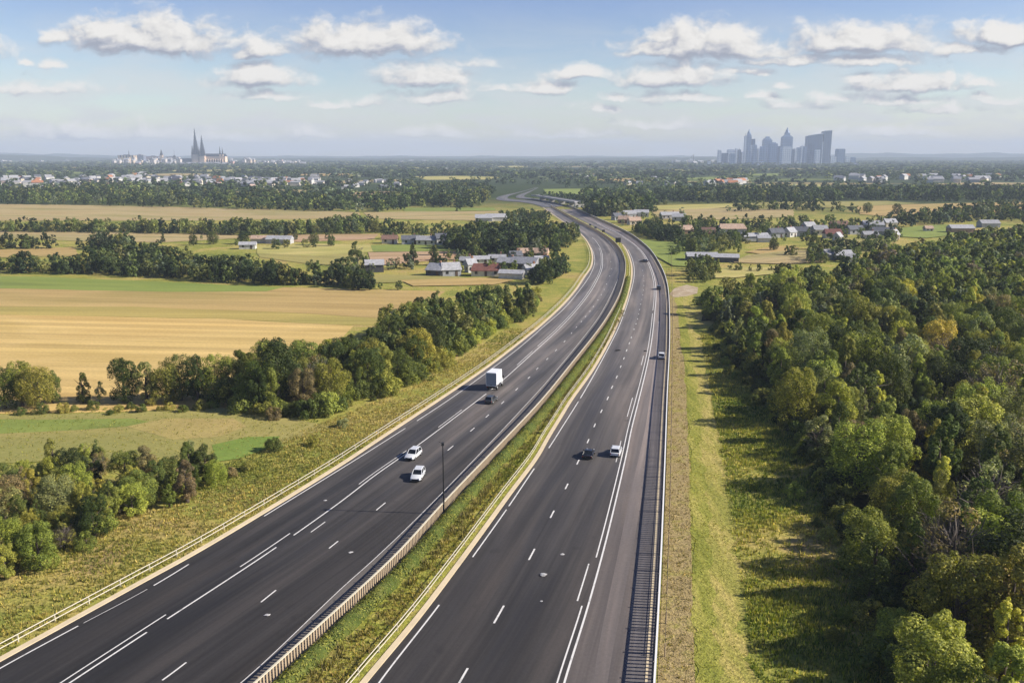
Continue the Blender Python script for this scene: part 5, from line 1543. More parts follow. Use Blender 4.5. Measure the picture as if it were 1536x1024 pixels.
WHT = (0.54, 0.52, 0.48); CRM = (0.62, 0.54, 0.42); GRY = (0.38, 0.38, 0.38); BRW = (0.30, 0.20, 0.14); DRK = (0.08, 0.08, 0.085)
R_GRY = (0.30, 0.30, 0.31); R_LGT = (0.35, 0.35, 0.36); R_RED = (0.16, 0.07, 0.055); R_BRN = (0.20, 0.12, 0.09); R_SLT = (0.12, 0.125, 0.14); R_TAN = (0.42, 0.30, 0.22)
houses = [  # px, py (base), width, depth, height, roof rise, wall, roof, turn, hip, label
    (562, 407, 11, 9, 4.2, 2.2, DRK, R_LGT, 0.15, 0.0, "big shed with white roof and dark walls standing alone left of the hamlet"),
    (655, 413, 10, 8, 3.4, 3.0, DRK, R_LGT, -0.4, 0.2, "dark house with pale roof, first of the hamlet beside its meadow"),
    (676, 413, 11, 8, 3.6, 3.2, GRY, R_LGT, 0.25, 0.1, "house with broad pale roof second from the hamlet's meadow end"),
    (706, 408, 6, 6, 4.6, 2.6, WHT, R_LGT, 0.5, 0.0, "narrow white gabled house beside the red-roofed one"),
    (729, 413, 17, 9, 3.2, 3.0, CRM, R_RED, 0.0, 0.35, "long house with dark red hipped roof in the middle of the hamlet"),
    (768, 417, 14, 7, 2.8, 1.4, WHT, R_LGT, -0.25, 0.0, "low white flat-looking shed at the hamlet's lower edge"),
    (762, 401, 12, 8, 3.2, 2.4, DRK, R_GRY, -0.3, 0.0, "dark house with grey roof above the red-roofed one"),
    (786, 402, 19, 10, 3.2, 3.0, DRK, R_GRY, -0.45, 0.0, "long barn with big grey roof at the hamlet's road side"),
    (812, 398, 9, 7, 3.4, 2.0, GRY, R_LGT, 0.2, 0.0, "small grey house at the end of the hamlet near the motorway"),
    (790, 386, 13, 8, 3.2, 2.4, BRW, R_TAN, 0.1, 0.0, "brown barn with tan roof at the upper edge of the hamlet"),
    (812, 387, 9, 7, 3.4, 2.6, BRW, R_TAN, -0.2, 0.0, "smaller brown house with tan roof beside the brown barn"),
    (773, 390, 8, 6, 3.2, 2.2, WHT, R_SLT, 0.3, 0.0, "white house with slate roof in the upper hamlet"),
    (746, 393, 11, 6, 2.8, 1.6, WHT, R_GRY, 0.0, 0.0, "low white outbuilding behind the hamlet's dark house"),
    (722, 395, 10, 6, 2.8, 1.6, WHT, R_LGT, 0.1, 0.0, "low white outbuilding at the ochre strip behind the hamlet"),
    (700, 397, 8, 6, 2.8, 1.8, GRY, R_GRY, -0.2, 0.0, "small grey outbuilding behind the narrow white house"),
    (797, 411, 9, 7, 3.0, 2.2, WHT, R_LGT, 0.4, 0.0, "white cottage between the long barn and the rounded trees"),
    (616, 366, 14, 8, 3.6, 2.6, GRY, R_SLT, 0.1, 0.0, "grey house with slate roof in the row below the long treeline"),
    (640, 367, 15, 8, 3.6, 2.6, CRM, R_GRY, -0.1, 0.0, "cream house with grey roof in the row below the long treeline"),
    (662, 367, 9, 8, 5.0, 3.0, WHT, R_SLT, 0.3, 0.0, "tall white house at the wood's end of the row below the treeline"),
    (688, 361, 8, 7, 4.6, 2.6, WHT, R_LGT, -0.3, 0.0, "white house half hidden at the edge of the dense dark wood"),
    (585, 365, 12, 8, 3.4, 2.4, CRM, R_BRN, 0.0, 0.0, "brown-roofed house at the far end of the row below the treeline"),
    (703, 377, 6, 5, 3.0, 2.0, WHT, R_LGT, 0.2, 0.0, "tiny white hut beside the black-looking round tree"),
    (372, 373, 12, 6, 3.0, 1.6, WHT, R_LGT, 0.1, 0.0, "small white hut alone in the far meadow"),
    (420, 365, 20, 8, 3.2, 2.2, GRY, R_LGT, -0.1, 0.0, "long grey shed at the edge of the pink field"),
    (395, 364, 18, 8, 3.2, 2.0, CRM, R_TAN, 0.0, 0.0, "long tan-roofed shed beside the grey shed at the pink field"),
    (744, 331, 22, 11, 3.6, 3.0, WHT, R_LGT, 0.1, 0.0, "pale farm shed by the copse near the motorway's far bend"),
    (726, 332, 18, 11, 3.6, 3.0, GRY, R_LGT, 0.0, 0.0, "grey farm shed next to the pale one by the copse"),
    (943, 327, 14, 10, 4.5, 3.0, GRY, R_GRY, 0.3, 0.0, "grey roofed house in the roadside cluster beyond the outer bend"),
    (962, 325, 16, 10, 4.5, 2.6, WHT, R_LGT, -0.1, 0.0, "white house with flat pale roof in the roadside cluster"),
    (936, 335, 11, 9, 4.0, 2.8, BRW, R_TAN, -0.3, 0.0, "brown house with tan roof nearest the road in the roadside cluster"),
    (951, 337, 12, 9, 4.0, 2.8, CRM, R_TAN, 0.2, 0.0, "cream house with pinkish roof in front of the roadside cluster"),
    (925, 330, 9, 8, 4.0, 2.8, GRY, R_SLT, 0.4, 0.0, "small slate-roofed house at the motorway end of the roadside cluster"),
    (1004, 328, 20, 10, 4.0, 2.6, WHT, R_LGT, 0.1, 0.0, "long white-roofed house behind the dark round bushes"),
    (1018, 331, 14, 9, 4.0, 2.6, GRY, R_LGT, -0.2, 0.0, "grey house beside the long white-roofed one"),
    (1028, 352, 12, 9, 4.4, 3.0, BRW, R_TAN, 0.1, 0.2, "brown house with pale hipped roof above the long barns"),
    (1062, 357, 11, 10, 4.6, 3.4, BRW, R_BRN, -0.2, 0.0, "dark brown house among trees left of the village"),
    (1097, 350, 24, 12, 4.2, 3.4, GRY, R_TAN, 0.0, 0.3, "wide barn with hazy tan roof among the village trees"),
    (1131, 361, 22, 9, 3.6, 2.0, GRY, R_LGT, 0.15, 0.0, "long low grey shed with pale roof at the village's hay meadow"),
    (1145, 363, 10, 7, 3.2, 1.8, WHT, R_LGT, -0.1, 0.0, "white shed touching the long grey shed"),
    (1163, 356, 12, 9, 4.0, 3.0, GRY, R_SLT, 0.2, 0.0, "slate-roofed house at the near side of the village"),
    (1184, 355, 9, 8, 4.0, 3.2, WHT, R_LGT, 0.6, 0.0, "bright white gabled house in the middle of the village"),
    (1198, 354, 13, 9, 4.2, 3.0, GRY, R_SLT, -0.2, 0.0, "blue-grey house beside the bright white gable"),
    (1212, 351, 10, 9, 6.6, 3.0, WHT, R_LGT, 0.3, 0.0, "tallest white house of the village"),
    (1229, 352, 12, 9, 4.4, 3.0, CRM, R_GRY, 0.0, 0.0, "cream house with grey roof beside the tallest white one"),
    (1248, 357, 14, 9, 3.6, 3.2, CRM, R_RED, 0.0, 0.1, "red-roofed house in the village beyond the forest"),
    (1257, 346, 15, 10, 5.0, 3.2, BRW, R_BRN, -0.1, 0.0, "brown-roofed house behind the village's red roof"),
    (1256, 361, 6, 6, 3.4, 2.8, WHT, R_LGT, 0.8, 0.0, "small white gable in front of the village's red roof"),
    (1281, 351, 14, 9, 4.0, 2.8, GRY, R_SLT, 0.2, 0.0, "dark slate house right of the village's red roof"),
    (1308, 346, 18, 11, 5.4, 3.0, GRY, R_LGT, -0.1, 0.0, "big grey house with pale roof at the far end of the village"),
    (1323, 354, 17, 10, 4.0, 2.8, GRY, R_SLT, -0.3, 0.0, "blue-grey barn at the far end of the village"),
    (1341, 359, 6, 6, 4.0, 3.4, WHT, R_LGT, 0.7, 0.0, "small white pointed house at the village's last garden"),
    (1333, 341, 12, 9, 4.6, 3.0, CRM, R_LGT, 0.2, 0.0, "cream house at the back of the far village end"),
    (1304, 358, 12, 8, 3.4, 2.2, CRM, R_GRY, 0.0, 0.0, "cream bungalow in front of the big grey house"),
    (1440, 349, 21, 10, 4.0, 2.4, BRW, R_LGT, 0.0, 0.0, "barn with bright pale roof alone on the far green meadow"),
    (1482, 341, 18, 10, 3.8, 2.6, GRY, R_GRY, 0.0, 0.0, "dull grey barn beside the forest's far corner"),
    (1392, 347, 7, 6, 2.6, 2.0, WHT, R_TAN, 0.0, 0.0, "tiny pale hut on the far green meadow"),
    (1247, 388, 14, 10, 3.4, 2.4, GRY, R_GRY, 0.35, 0.0, "grey barn at the forest's far edge beside the hay meadow"),
    (1262, 389, 12, 9, 3.2, 2.4, GRY, R_LGT, 0.1, 0.0, "second grey barn at the forest's far edge, half behind trees"),
    (1276, 393, 8, 6, 3.0, 1.8, WHT, R_LGT, -0.2, 0.0, "small white shed at the forest's far edge"),
    (1052, 391, 20, 11, 3.2, 1.8, DRK, R_LGT, -0.05, 0.0, "long barn with white roof and dark open front by the grass strip's end"),
    (1076, 392, 27, 10, 3.0, 1.6, DRK, R_LGT, -0.2, 0.0, "longer white-roofed barn adjoining the one at the grass strip's end"),
]
for (px, py, w, d, h, rh, wall, roof, turn, hip, label) in houses:
    w *= 0.66; d *= 0.7; h *= 0.72; rh *= 0.75
    hs = make_house("house" if not ("barn" in label or "shed" in label or "hut" in label) else ("barn" if "barn" in label else "shed"), w, d, h, rh, wall, roof, chimney=("house" in label or "cottage" in label), hip=hip, windows=not ("barn" in label or "shed" in label))
    p = at(px, py); hs.location = (p.x, p.y, 0); hs.rotation_euler.z = turn
    tag(hs, label, "house" if "house" in label or "cottage" in label or "bungalow" in label or "gable" in label else "barn", "farm and village buildings")

# ---- the white town: each house a thing of its own
g = np.random.default_rng(210)
protos = []
tw_w = {"white": WHT, "cream": CRM, "pinkish": (0.62, 0.45, 0.38)}; tw_r = {"grey": R_GRY, "pale": R_LGT, "orange": (0.42, 0.19, 0.10), "dark": R_SLT}
def town_house(w, d, h, rh, wall, roof, zone, px, py, turn):
    key = (w, d, h, rh)
    hs = make_house("town_house", w, d, h, rh, tw_w[wall], tw_r[roof], chimney=False, windows=False)
    p = at(px, py); hs.location = (p.x, p.y, 0); hs.rotation_euler.z = turn
    lab = "%s %s house with %s roof in %s" % ("tall" if h > 6.5 else "wide" if w > 12 else "small", wall, roof, zone)
    tag(hs, lab, "house", lab + " group")


for k in range(205):
    px = g.uniform(-20, 482); y0 = 269 + 3.0 * math.sin(px * 0.02) + (1.5 if px > 250 else 0)
    py = g.uniform(y0 - 1.5, y0 + 11 - 4 * (px > 330))
    town_house(float(g.choice([7, 9, 11, 14])), float(g.choice([7, 9])), float(g.choice([4, 5, 7])), float(g.choice([2.0, 3.0, 3.5])), pick(g, {"white": 6, "cream": 3, "pinkish": 1.2}),
               pick(g, {"grey": 3, "pale": 3, "orange": 0.8, "dark": 1.5}), "the white town left of the motorway", px, py, g.uniform(-0.9, 0.9))
for k in range(34):
    px, py = g.uniform(1245, 1560), g.uniform(266, 275)
    town_house(float(g.choice([11, 14, 18])), 10.0, float(g.choice([5, 7])), 3.5, pick(g, {"white": 6, "cream": 2}), pick(g, {"grey": 3, "pale": 3, "orange": 1}), "the scattered far suburb under the plateau", px, py, g.uniform(-0.9, 0.9))
for k in range(14):
    px, py = g.uniform(1060, 1125), g.uniform(274, 279)
    town_house(float(g.choice([14, 18])), 10.0, 5.0, 3.5, pick(g, {"white": 6, "cream": 3}), pick(g, {"orange": 4, "pale": 1}), "the orange-roofed hamlet before the skyline", px, py, g.uniform(-0.9, 0.9))
for (x0, x1, y0, y1, n, zn) in [(600, 700, 243, 262, 8, "the blue far country in the middle"), (860, 900, 264, 270, 6, "the clearing beyond the motorway"), (1010, 1075, 240, 247, 18, "the city's low outskirts"), (505, 600, 272, 284, 12, "the wooded hamlet past the white town"), (930, 1040, 268, 278, 6, "the woods beyond the motorway")]:
    for k in range(n):
        px, py = g.uniform(x0, x1), g.uniform(y0, y1); s = 1.8 if py < 250 else 0.68
        town_house(14.0 * s, 10.0 * s, 5.0 * s, 3.5 * s, pick(g, {"white": 6, "cream": 3}), pick(g, {"pale": 4, "grey": 3}), zn, px, py, g.uniform(-0.9, 0.9))

# ------------------------------------------------------------------ cathedral city on the horizon
M["stone"] = pbr("cathedral_stone", (0.75, 0.56, 0.40), 0.85, var=0.25, scale=0.06)
M["stone_mid"] = pbr("tower_stone", (0.17, 0.145, 0.14), 0.85, var=0.25, scale=0.06)
M["stone_dark"] = pbr("spire_slate", (0.022, 0.026, 0.036), 0.7, var=0.2, scale=0.1)
M["facade_city"] = facade_mat("city_facade", (0.70, 0.64, 0.58), (0.05, 0.06, 0.08), 7.0, 5.0, 0.5)
YC = 247.2
def cx(px): return at(px, YC)
def m_per_px(py): p = pix(at(768, py)); return p[2] / F
mp = m_per_px(YC)
root = empty("cathedral", cx(306)); tag(root, "pale stone cathedral with dark needle spires towering over the far city", "cathedral")
def X(px): return (px - 306) * mp
def Zp(py): return (YC - py) * mp
def spire(mb, x, y, w, z0, z1, n=8): mb.lathe([(w * 0.56, z0), (w * 0.5, z0 + (z1 - z0) * 0.15), (w * 0.3, z0 + (z1 - z0) * 0.5), (w * 0.13, z0 + (z1 - z0) * 0.8), (w * 0.03, z1)], n, c=(x, y, 0))
mb = MB(); mb.box(X(299), X(340), -16, 16, 0, Zp(235)); nave = mb.build("nave", M["stone"], root)
mb = MB(); x0, x1, z0, z1 = X(298.5), X(340.5), Zp(235) + 0.1, Zp(231)
mb.add([(x0, -17, z0), (x1, -17, z0), (x1, 17, z0), (x0, 17, z0), (x0 + 4, 0, z1), (x1 - 4, 0, z1)], [(0, 1, 5, 4), (2, 3, 4, 5), (1, 2, 5), (3, 0, 4)]); mb.build("roof", M["stone_dark"], root)
wm = MB(); wm.add([(-2.2, -0.3, 0), (2.2, -0.3, 0), (2.2, -0.3, 16), (0, -0.3, 21), (-2.2, -0.3, 16)], [(0, 1, 2, 3, 4)]); wme = wm.mesh("arched_window", M["window"])
bmh = MB(); bmh.box(-1.6, 1.6, -6, 0, 0, 26, ty=0.0); bme = bmh.mesh("buttress", M["stone"])
for k in range(11):
    o = link(bpy.data.objects.new("arched_window", wme), root); o.location = (X(302.5) + k * (X(338) - X(302.5)) / 10, -16, 6)
    o = link(bpy.data.objects.new("buttress", bme), root); o.location = (X(300.8) + k * (X(336.3) - X(300.8)) / 10, -16, 0)
for (px, wpx, yb, yt, lab) in [(297.6, 7.6, 232.5, 194.0, "tallest spire"), (307.3, 7.6, 234, 204.0, "second spire")]:
    mb = MB(); ww = wpx * mp; mb.box(X(px) - ww / 2, X(px) + ww / 2, -20 - ww / 2, -20 + ww / 2, 0, Zp(yb)); tw = mb.build("tower", M["stone"], root)
    mb = MB(); spire(mb, X(px), -20, ww * 1.05, Zp(yb), Zp(yt)); mb.build("spire", M["stone_dark"], tw, loc=None)
    for sx in (-1, 1):
        mb = MB(); spire(mb, X(px) + sx * ww * 0.48, -20 - ww * 0.45, ww * 0.4, Zp(yb), Zp(yb) + ww * 1.9, 6); mb.build("pinnacle", M["stone_dark"], tw)
for (px, wpx, yb, yt) in [(291.4, 2.6, 231, 219.5), (332.6, 2.4, 232, 219.5), (336.4, 2.2, 232, 221.5)]:
    mb = MB(); ww = wpx * mp; mb.box(X(px) - ww / 2, X(px) + ww / 2, -14 - ww / 2, -14 + ww / 2, 0, Zp(yb)); tw = mb.build("turret", M["stone"], root)
    mb = MB(); spire(mb, X(px), -14, ww, Zp(yb), Zp(yt), 6); mb.build("spire", M["stone_dark"], tw)
mb = MB(); mb.box(X(270), X(297), -12, 14, 0, Zp(238)); mb.build("cloister", pbr("dark_range", (0.09, 0.10, 0.13), 0.8), root)
for (px, wpx, yb, yt, lab, dome) in [(244.6, 4.5, 233, 224.5, "dark steep church tower left of the cathedral", False), (263.6, 4.0, 236, 224.5, "small domed church between the church tower and the cathedral", True), (196.2, 2.0, 236, 225.5, "thin lone spire above the yellow palace", False)]:
    r2 = empty("church", cx(px)); tag(r2, lab, "church", "churches of the far city")
    ww = wpx * mp
    mb = MB(); mb.box(-ww * 1.2, ww * 1.2, -8, 8, 0, Zp(yb) * 0.6, tx=0.5); mb.build("nave", M["stone"], r2)
    mb = MB(); mb.box(-ww / 2, ww / 2, -9 - ww / 2, -9 + ww / 2, 0, Zp(yb)); mb.build("tower", M["stone"], r2)
    mb = MB()
    if dome: mb.lathe([(ww * 0.6, Zp(yb)), (ww * 0.55, Zp(yb) + ww * 0.3), (ww * 0.25, Zp(yb) + ww * 0.6), (ww * 0.06, Zp(yb) + ww * 0.7), (0.3, Zp(yt))], 10, c=(0, -9, 0))
    else: spire(mb, 0, -9, ww, Zp(yb), Zp(yt))
    mb.build("spire", M["stone_dark"], r2)


def block(name, px0, px1, py_base, py_top, depth, mat, col, label, cat, group, roofm=None, parts=True, gable=False):
    c = at((px0 + px1) / 2, py_base); s = pix(c)[2] / F
    r2 = empty(name, c); tag(r2, label, cat, group)
    w = (px1 - px0) * s; h = (py_base - py_top) * s
    mb = MB(); mb.box(-w / 2, w / 2, 0, depth, 0, h); o = mb.build("wall", mat, r2); o.color = (*col, 1)
    mb = MB()
    if gable: mb.add([(-w / 2 - 1, -1, h), (w / 2 + 1, -1, h), (w / 2 + 1, depth + 1, h), (-w / 2 - 1, depth + 1, h), (-w / 2, depth / 2, h + depth * 0.35), (w / 2, depth / 2, h + depth * 0.35)], [(0, 1, 5, 4), (2, 3, 4, 5), (1, 2, 5), (3, 0, 4)])
    else:
        mb.box(-w / 2 - 0.4, w / 2 + 0.4, -0.4, depth + 0.4, h + 0.05, h + 1.6)
        mb.box(-w * 0.2, w * 0.15, depth * 0.3, depth * 0.7, h + 1.65, h + 5)
    o = mb.build("roof", roofm or M["roof"], r2); o.color = (*([R_GRY, (0.40, 0.2, 0.12), R_SLT][abs(hash(label)) % 3] if False else R_GRY), 1)
    return r2


block("palace", 177.5, 201.5, 245.5, 233.5, 40, facade_mat("palace_facade", (0.75, 0.55, 0.32), (0.06, 0.06, 0.08), 16.0, 30.0, 0.55), (1, 1, 1), "long yellow palace-like building at the left end of the far city", "building", "buildings of the far city")
block("office_block", 203, 216, 244.5, 233, 40, M["facade_city"], (0.25, 0.3, 0.42), "dark blue-grey block beside the yellow palace", "building", "buildings of the far city")
block("apartment_block", 220, 240, 245, 235, 40, M["facade_city"], (0.95, 0.7, 0.65), "pinkish block between the dark block and the church tower", "building", "buildings of the far city")
block("apartment_block", 249, 264, 245, 236, 40, M["facade_city"], (1.0, 0.75, 0.62), "salmon block between the church tower and the domed church", "building", "buildings of the far city")
g = np.random.default_rng(220)
for k in range(125):
    px = g.uniform(168, 455); wd = g.uniform(2.0, 7); py = g.uniform(245.5, 248.8); ht = g.uniform(2.8, 9.0) * (0.6 if px > 380 else 1)
    if 268 < px < 344: py = 248.8; ht = min(ht, 2.6)
    t = pick(g, {"white": 5, "cream": 3, "pinkish": 2, "grey": 2}); col = {"white": (1.0, 0.97, 0.93), "cream": (1.0, 0.86, 0.68), "pinkish": (1.0, 0.66, 0.56), "grey": (0.5, 0.55, 0.62)}[t]
    zn = "west of the cathedral" if px < 290 else "below the cathedral" if px < 345 else "east of the cathedral"
    gb = g.random() < 0.5
    lab = "%s %s %s building of the far city %s" % ("wide" if wd > 4.5 else "small", t, "gabled" if gb else "flat-roofed", zn)
    block("city_building", px - wd / 2, px + wd / 2, py, py - ht, 22, M["facade_city"], col, lab, "building", lab + " group", gable=gb)
for k in range(16):
    px = g.uniform(-10, 160); wd = g.uniform(2, 6); py = g.uniform(239, 244)
    lab = "%s white building of the scattered far suburb at the frame's edge" % ("wide" if wd > 4 else "small")
    block("city_building", px - wd / 2, px + wd / 2, py, py - g.uniform(1, 2.2), 22, M["facade_city"], (1, 1, 1), lab, "building", lab + " group")

# ------------------------------------------------------------------ skyline on the right
M["glass_blue"] = facade_mat("tower_blue", (0.26, 0.35, 0.49), (0.13, 0.20, 0.32), 9.0, 8.0, 0.7)
M["glass_pale"] = facade_mat("tower_pale", (0.72, 0.76, 0.80), (0.42, 0.48, 0.56), 9.0, 8.0, 0.6)
M["tower_dark"] = facade_mat("tower_dark", (0.11, 0.17, 0.27), (0.06, 0.10, 0.17), 12.0, 10.0, 0.6)
def tower(px0, px1, ytop, mat, label, base=247.0, depth=None, steps=None, spire_to=None, slant=None, mast=None, near=0.0):
    c = at((px0 + px1) / 2, base + near); s = pix(c)[2] / F
    r2 = empty("skyscraper", c); tag(r2, label, "skyscraper", "towers of the far skyline")
    w = (px1 - px0) * s; d = depth or max(22, min(60, w)); hz = lambda y: (base + near - y) * s
    mb = MB()
    if slant is not None:
        x, h0, h1 = w / 2, hz(slant[0]), hz(slant[1])
        mb.add([(-x, 0, 0), (x, 0, 0), (x, d, 0), (-x, d, 0), (-x, 0, h0), (x, 0, h1), (x, d, h1), (-x, d, h0)], [(0, 1, 5, 4), (1, 2, 6, 5), (2, 3, 7, 6), (3, 0, 4, 7), (4, 5, 6, 7)])
        mb.build("shaft", mat, r2)
        mb = MB(); mb.add([(-x, -1, h0), (x, -1, h1), (x, -1, h1 + 3), (-x, -1, h0 + 3), (-x, 2, h0), (x, 2, h1), (x, 2, h1 + 3), (-x, 2, h0 + 3)], [(0, 1, 2, 3), (5, 4, 7, 6), (3, 2, 6, 7), (0, 3, 7, 4), (1, 5, 6, 2)]); mb.build("parapet", M["glass_pale"], r2)
        return r2
    top = hz(ytop)
    mb.box(-w / 2, w / 2, 0, d, 0, top); mb.build("shaft", mat, r2)
    mb = MB(); mb.box(-w * 0.46, w * 0.46, d * 0.05, d * 0.95, top + 0.05, top + 3); mb.build("crown", mat, r2)
    zt = top + 3
    for (frac, yy) in (steps or []):
        z1 = hz(yy); mb = MB(); mb.box(-w * frac / 2, w * frac / 2, d * (0.5 - frac / 2), d * (0.5 + frac / 2), zt + 0.02, z1, tx=w * frac * 0.04, ty=d * frac * 0.04); mb.build("setback", mat, r2); zt = z1
    if spire_to is not None:
        wf = (steps[-1][0] if steps else 0.9); ztop = hz(spire_to)
        mb = MB(); mb.lathe([(w * wf * 0.52, zt + 0.02), (w * wf * 0.38, zt + (ztop - zt) * 0.35), (w * wf * 0.16, zt + (ztop - zt) * 0.72), (1.6, ztop)], 8, c=(0, d / 2, 0)); mb.build("spire", mat, r2)
    if mast is not None:
        mb = MB(); mb.tube([(0, d / 2, zt), (0, d / 2, hz(mast))], [1.2, 0.4], 6); mb.build("mast", M["dark_metal"], r2)
    return r2


B_, P_, D_ = M["glass_blue"], M["glass_pale"], M["tower_dark"]
tower(1077, 1081.2, 226.5, P_, "pale slim block at the left end of the skyline")
tower(1081.5, 1091, 231, D_, "low dark block second from the skyline's left end")
tower(1091.5, 1101, 226, P_, "pale stepped block left of the needle tower", steps=[(0.6, 224.5)])
tower(1095, 1103, 232, B_, "low blue block before the pale stepped block", near=1.0)
tower(1103, 1105.4, 224.5, P_, "very thin pale tower left of the needle tower")
tower(1107, 1110.6, 226, D_, "thin dark tower with small mast left of the needle tower", mast=222.5)
tower(1112, 1115, 229.5, P_, "low thin tower just left of the needle tower")
tower(1115.8, 1118.2, 206, P_, "white sliver tower touching the needle tower", mast=201.5)
tower(1118.6, 1125.2, 205.5, B_, "needle tower with a sharp pointed top, leftmost high-rise", steps=[(0.8, 202)], spire_to=195.5)
tower(1125.6, 1127, 219, P_, "bright narrow white tower beside the needle tower", near=0.5)
tower(1126.8, 1131, 211, D_, "dark square tower with overhanging top right of the needle tower", steps=[(1.15, 209.5)])
tower(1129, 1134, 219, B_, "blue shoulder block before the dark square tower", near=0.7)
tower(1136, 1140.5, 224.5, P_, "pale block left of the stepped central tower")
tower(1140, 1146.3, 221.5, B_, "blue block under the stepped central tower", near=0.6)
tower(1144.5, 1156.5, 211.5, B_, "stepped central tower with a notched top", steps=[(0.8, 208.5), (0.5, 206)])
tower(1154, 1165, 217, B_, "broad blue block right of the stepped central tower", near=0.5, steps=[(0.6, 214.5)])
tower(1164.2, 1170.4, 222, D_, "dark block left of the spired tower", steps=[(0.7, 220)])
tower(1173, 1187, 207, B_, "tall spired tower with stepped crown in the middle of the skyline", steps=[(0.74, 204.5), (0.5, 200.5)], spire_to=193)
tower(1172.5, 1186, 222, P_, "pale block at the foot of the tall spired tower", near=1.0)
tower(1187.5, 1190.5, 225, D_, "narrow dark block right of the spired tower")
tower(1191, 1194.8, 224.5, P_, "narrow pale block right of the spired tower")
tower(1195, 1200, 223, B_, "first blue block left of the slant-topped tower")
tower(1200.5, 1204.6, 221, P_, "pale block left of the slant-topped tower", steps=[(0.5, 219.5)])
tower(1204.8, 1209, 221.5, B_, "blue block tucked against the slant-topped tower", near=0.6)
tower(1208.2, 1231.5, 203, D_, "broad slant-topped slab, the widest tower of the skyline", slant=(205.5, 202), depth=30)
tower(1231.2, 1232.6, 214, P_, "pale sliver added for the bright gap between the slant-topped slab and the tall dark slab")  # thin block added to stand for the bright gap between the slabs
tower(1213, 1222, 217.5, D_, "dark lower slab standing in front of the slant-topped one", near=1.0)
tower(1222.5, 1229, 226, P_, "pale low block in front of the slant-topped slab", near=1.2)
tower(1233, 1244.6, 198.3, D_, "tall dark rectangular slab at the right end of the high-rises", slant=(198.6, 197.6), depth=40)
tower(1245.5, 1254.5, 235.5, P_, "low pale block between the tall slab and the detached cube")
tower(1255.2, 1266.6, 224.8, B_, "detached blue cube-like block right of the skyline")
tower(1268, 1275, 236, P_, "low block right of the detached cube")
tower(1276, 1283, 237, B_, "lowest blue block at the skyline's right end")
c = at(1040, 245.5); s = pix(c)[2] / F
r2 = empty("tower_crane", c); tag(r2, "tiny tower crane above low roofs left of the skyline", "crane")
mb = MB(); mb.tube([(0, 0, 0), (0, 0, 12 * s)], 1.6, 4); mb.build("mast", M["dark_metal"], r2)
mb = MB(); mb.tube([(-4 * s, 0, 9 * s), (0.6 * s, 0, 14 * s)], 1.2, 4); mb.build("jib", M["dark_metal"], r2)
g = np.random.default_rng(230)
for k in range(44):
    px = g.uniform(1062, 1312); wd = g.uniform(2.0, 5.5); py = g.uniform(244.5, 248.5); ht = g.uniform(1.5, 6.0) * (1 if px < 1260 else 0.5)
    t = pick(g, {"pale": 4, "blue": 3, "white": 2}); mt = {"pale": P_, "blue": B_, "white": M["facade_city"]}[t]
    lab = "%s %s low building at the foot of the skyline" % ("wide" if wd > 3.6 else "narrow", t)
    block("city_building", px - wd / 2, px + wd / 2, py, py - ht, 22, mt, (1, 1, 1), lab, "building", lab + " group")

# ------------------------------------------------------------------ hills on the horizon
def hills(name, Dm, a0, a1, hfun, depth, seed):
    n = 120; m = 8; V = []; Fc = []
    g = np.random.default_rng(seed); ph = g.uniform(0, 6.28, 6)
    for i in range(n + 1):
        a = a0 + (a1 - a0) * i / n
        for j in range(m + 1):
            t = j / m
            h = hfun(a) * math.sin(PI * t) ** 0.8 * (1 + 0.12 * math.sin(a * 60 + ph[0]) + 0.08 * math.sin(a * 143 + ph[1]) + 0.05 * math.sin(a * 301 + ph[2]))
            D = Dm + depth * (t - 0.5)
            V.append((D * math.tan(a), D, max(0, h) - 0.5))
    for i in range(n):
        for j in range(m): Fc.append((i * (m + 1) + j, (i + 1) * (m + 1) + j, (i + 1) * (m + 1) + j + 1, i * (m + 1) + j + 1))
    mb = MB(); mb.add(V, Fc)
    tag(mb.build(name, M["hill"], None, True), kind="structure")


M["hill"] = grass_mat("hill_woods", [(0.0, (0.03, 0.042, 0.018)), (0.6, (0.05, 0.066, 0.026)), (1.0, (0.09, 0.10, 0.04))], 0.004, 0.02, 0.3)
sm = lambda a, lo, hi: (lambda t: t * t * (3 - 2 * t))(min(1, max(0, (a - lo) / (hi - lo))))
hills("hills", 10500, -0.75, 0.75, lambda a: 30 + 30 * sm(a, 0.22, 0.38) + 38 * (1 - sm(a, -0.52, -0.40)), 3200, 1)
hills("hills", 7200, -0.75, 0.75, lambda a: 18 + 24 * (1 - sm(a, -0.5, -0.42)) + 6 * sm(a, 0.05, 0.2), 2200, 2)

# ------------------------------------------------------------------ air, light, sky, camera
hz, N, out = new_mat("haze_air")
v = N.n("ShaderNodeVolumePrincipled"); v.inputs["Color"].default_value = HAZE_COL; v.inputs["Density"].default_value = HAZE_D; v.inputs["Anisotropy"].default_value = 0.0
N.l(v.outputs[0], out.inputs["Volume"])
mb = MB(); mb.box(-12700, 12700, -12700, 12700, -1.6, 205)
tag(mb.build("haze", hz), kind="stuff")

SUN_EL, SUN_AZ = R(31.5), R(95)           # azimuth clockwise from +Y
sd = Vector((math.sin(SUN_AZ) * math.cos(SUN_EL), math.cos(SUN_AZ) * math.cos(SUN_EL), math.sin(SUN_EL)))
sun = bpy.data.lights.new("sun", "SUN"); sun.energy = SUN_E; sun.angle = R(0.55); sun.color = (1.0, 0.93, 0.82)
so = link(bpy.data.objects.new("sun", sun)); so.rotation_euler = sd.to_track_quat("Z", "Y").to_euler(); so.location = (200, 0, 300)

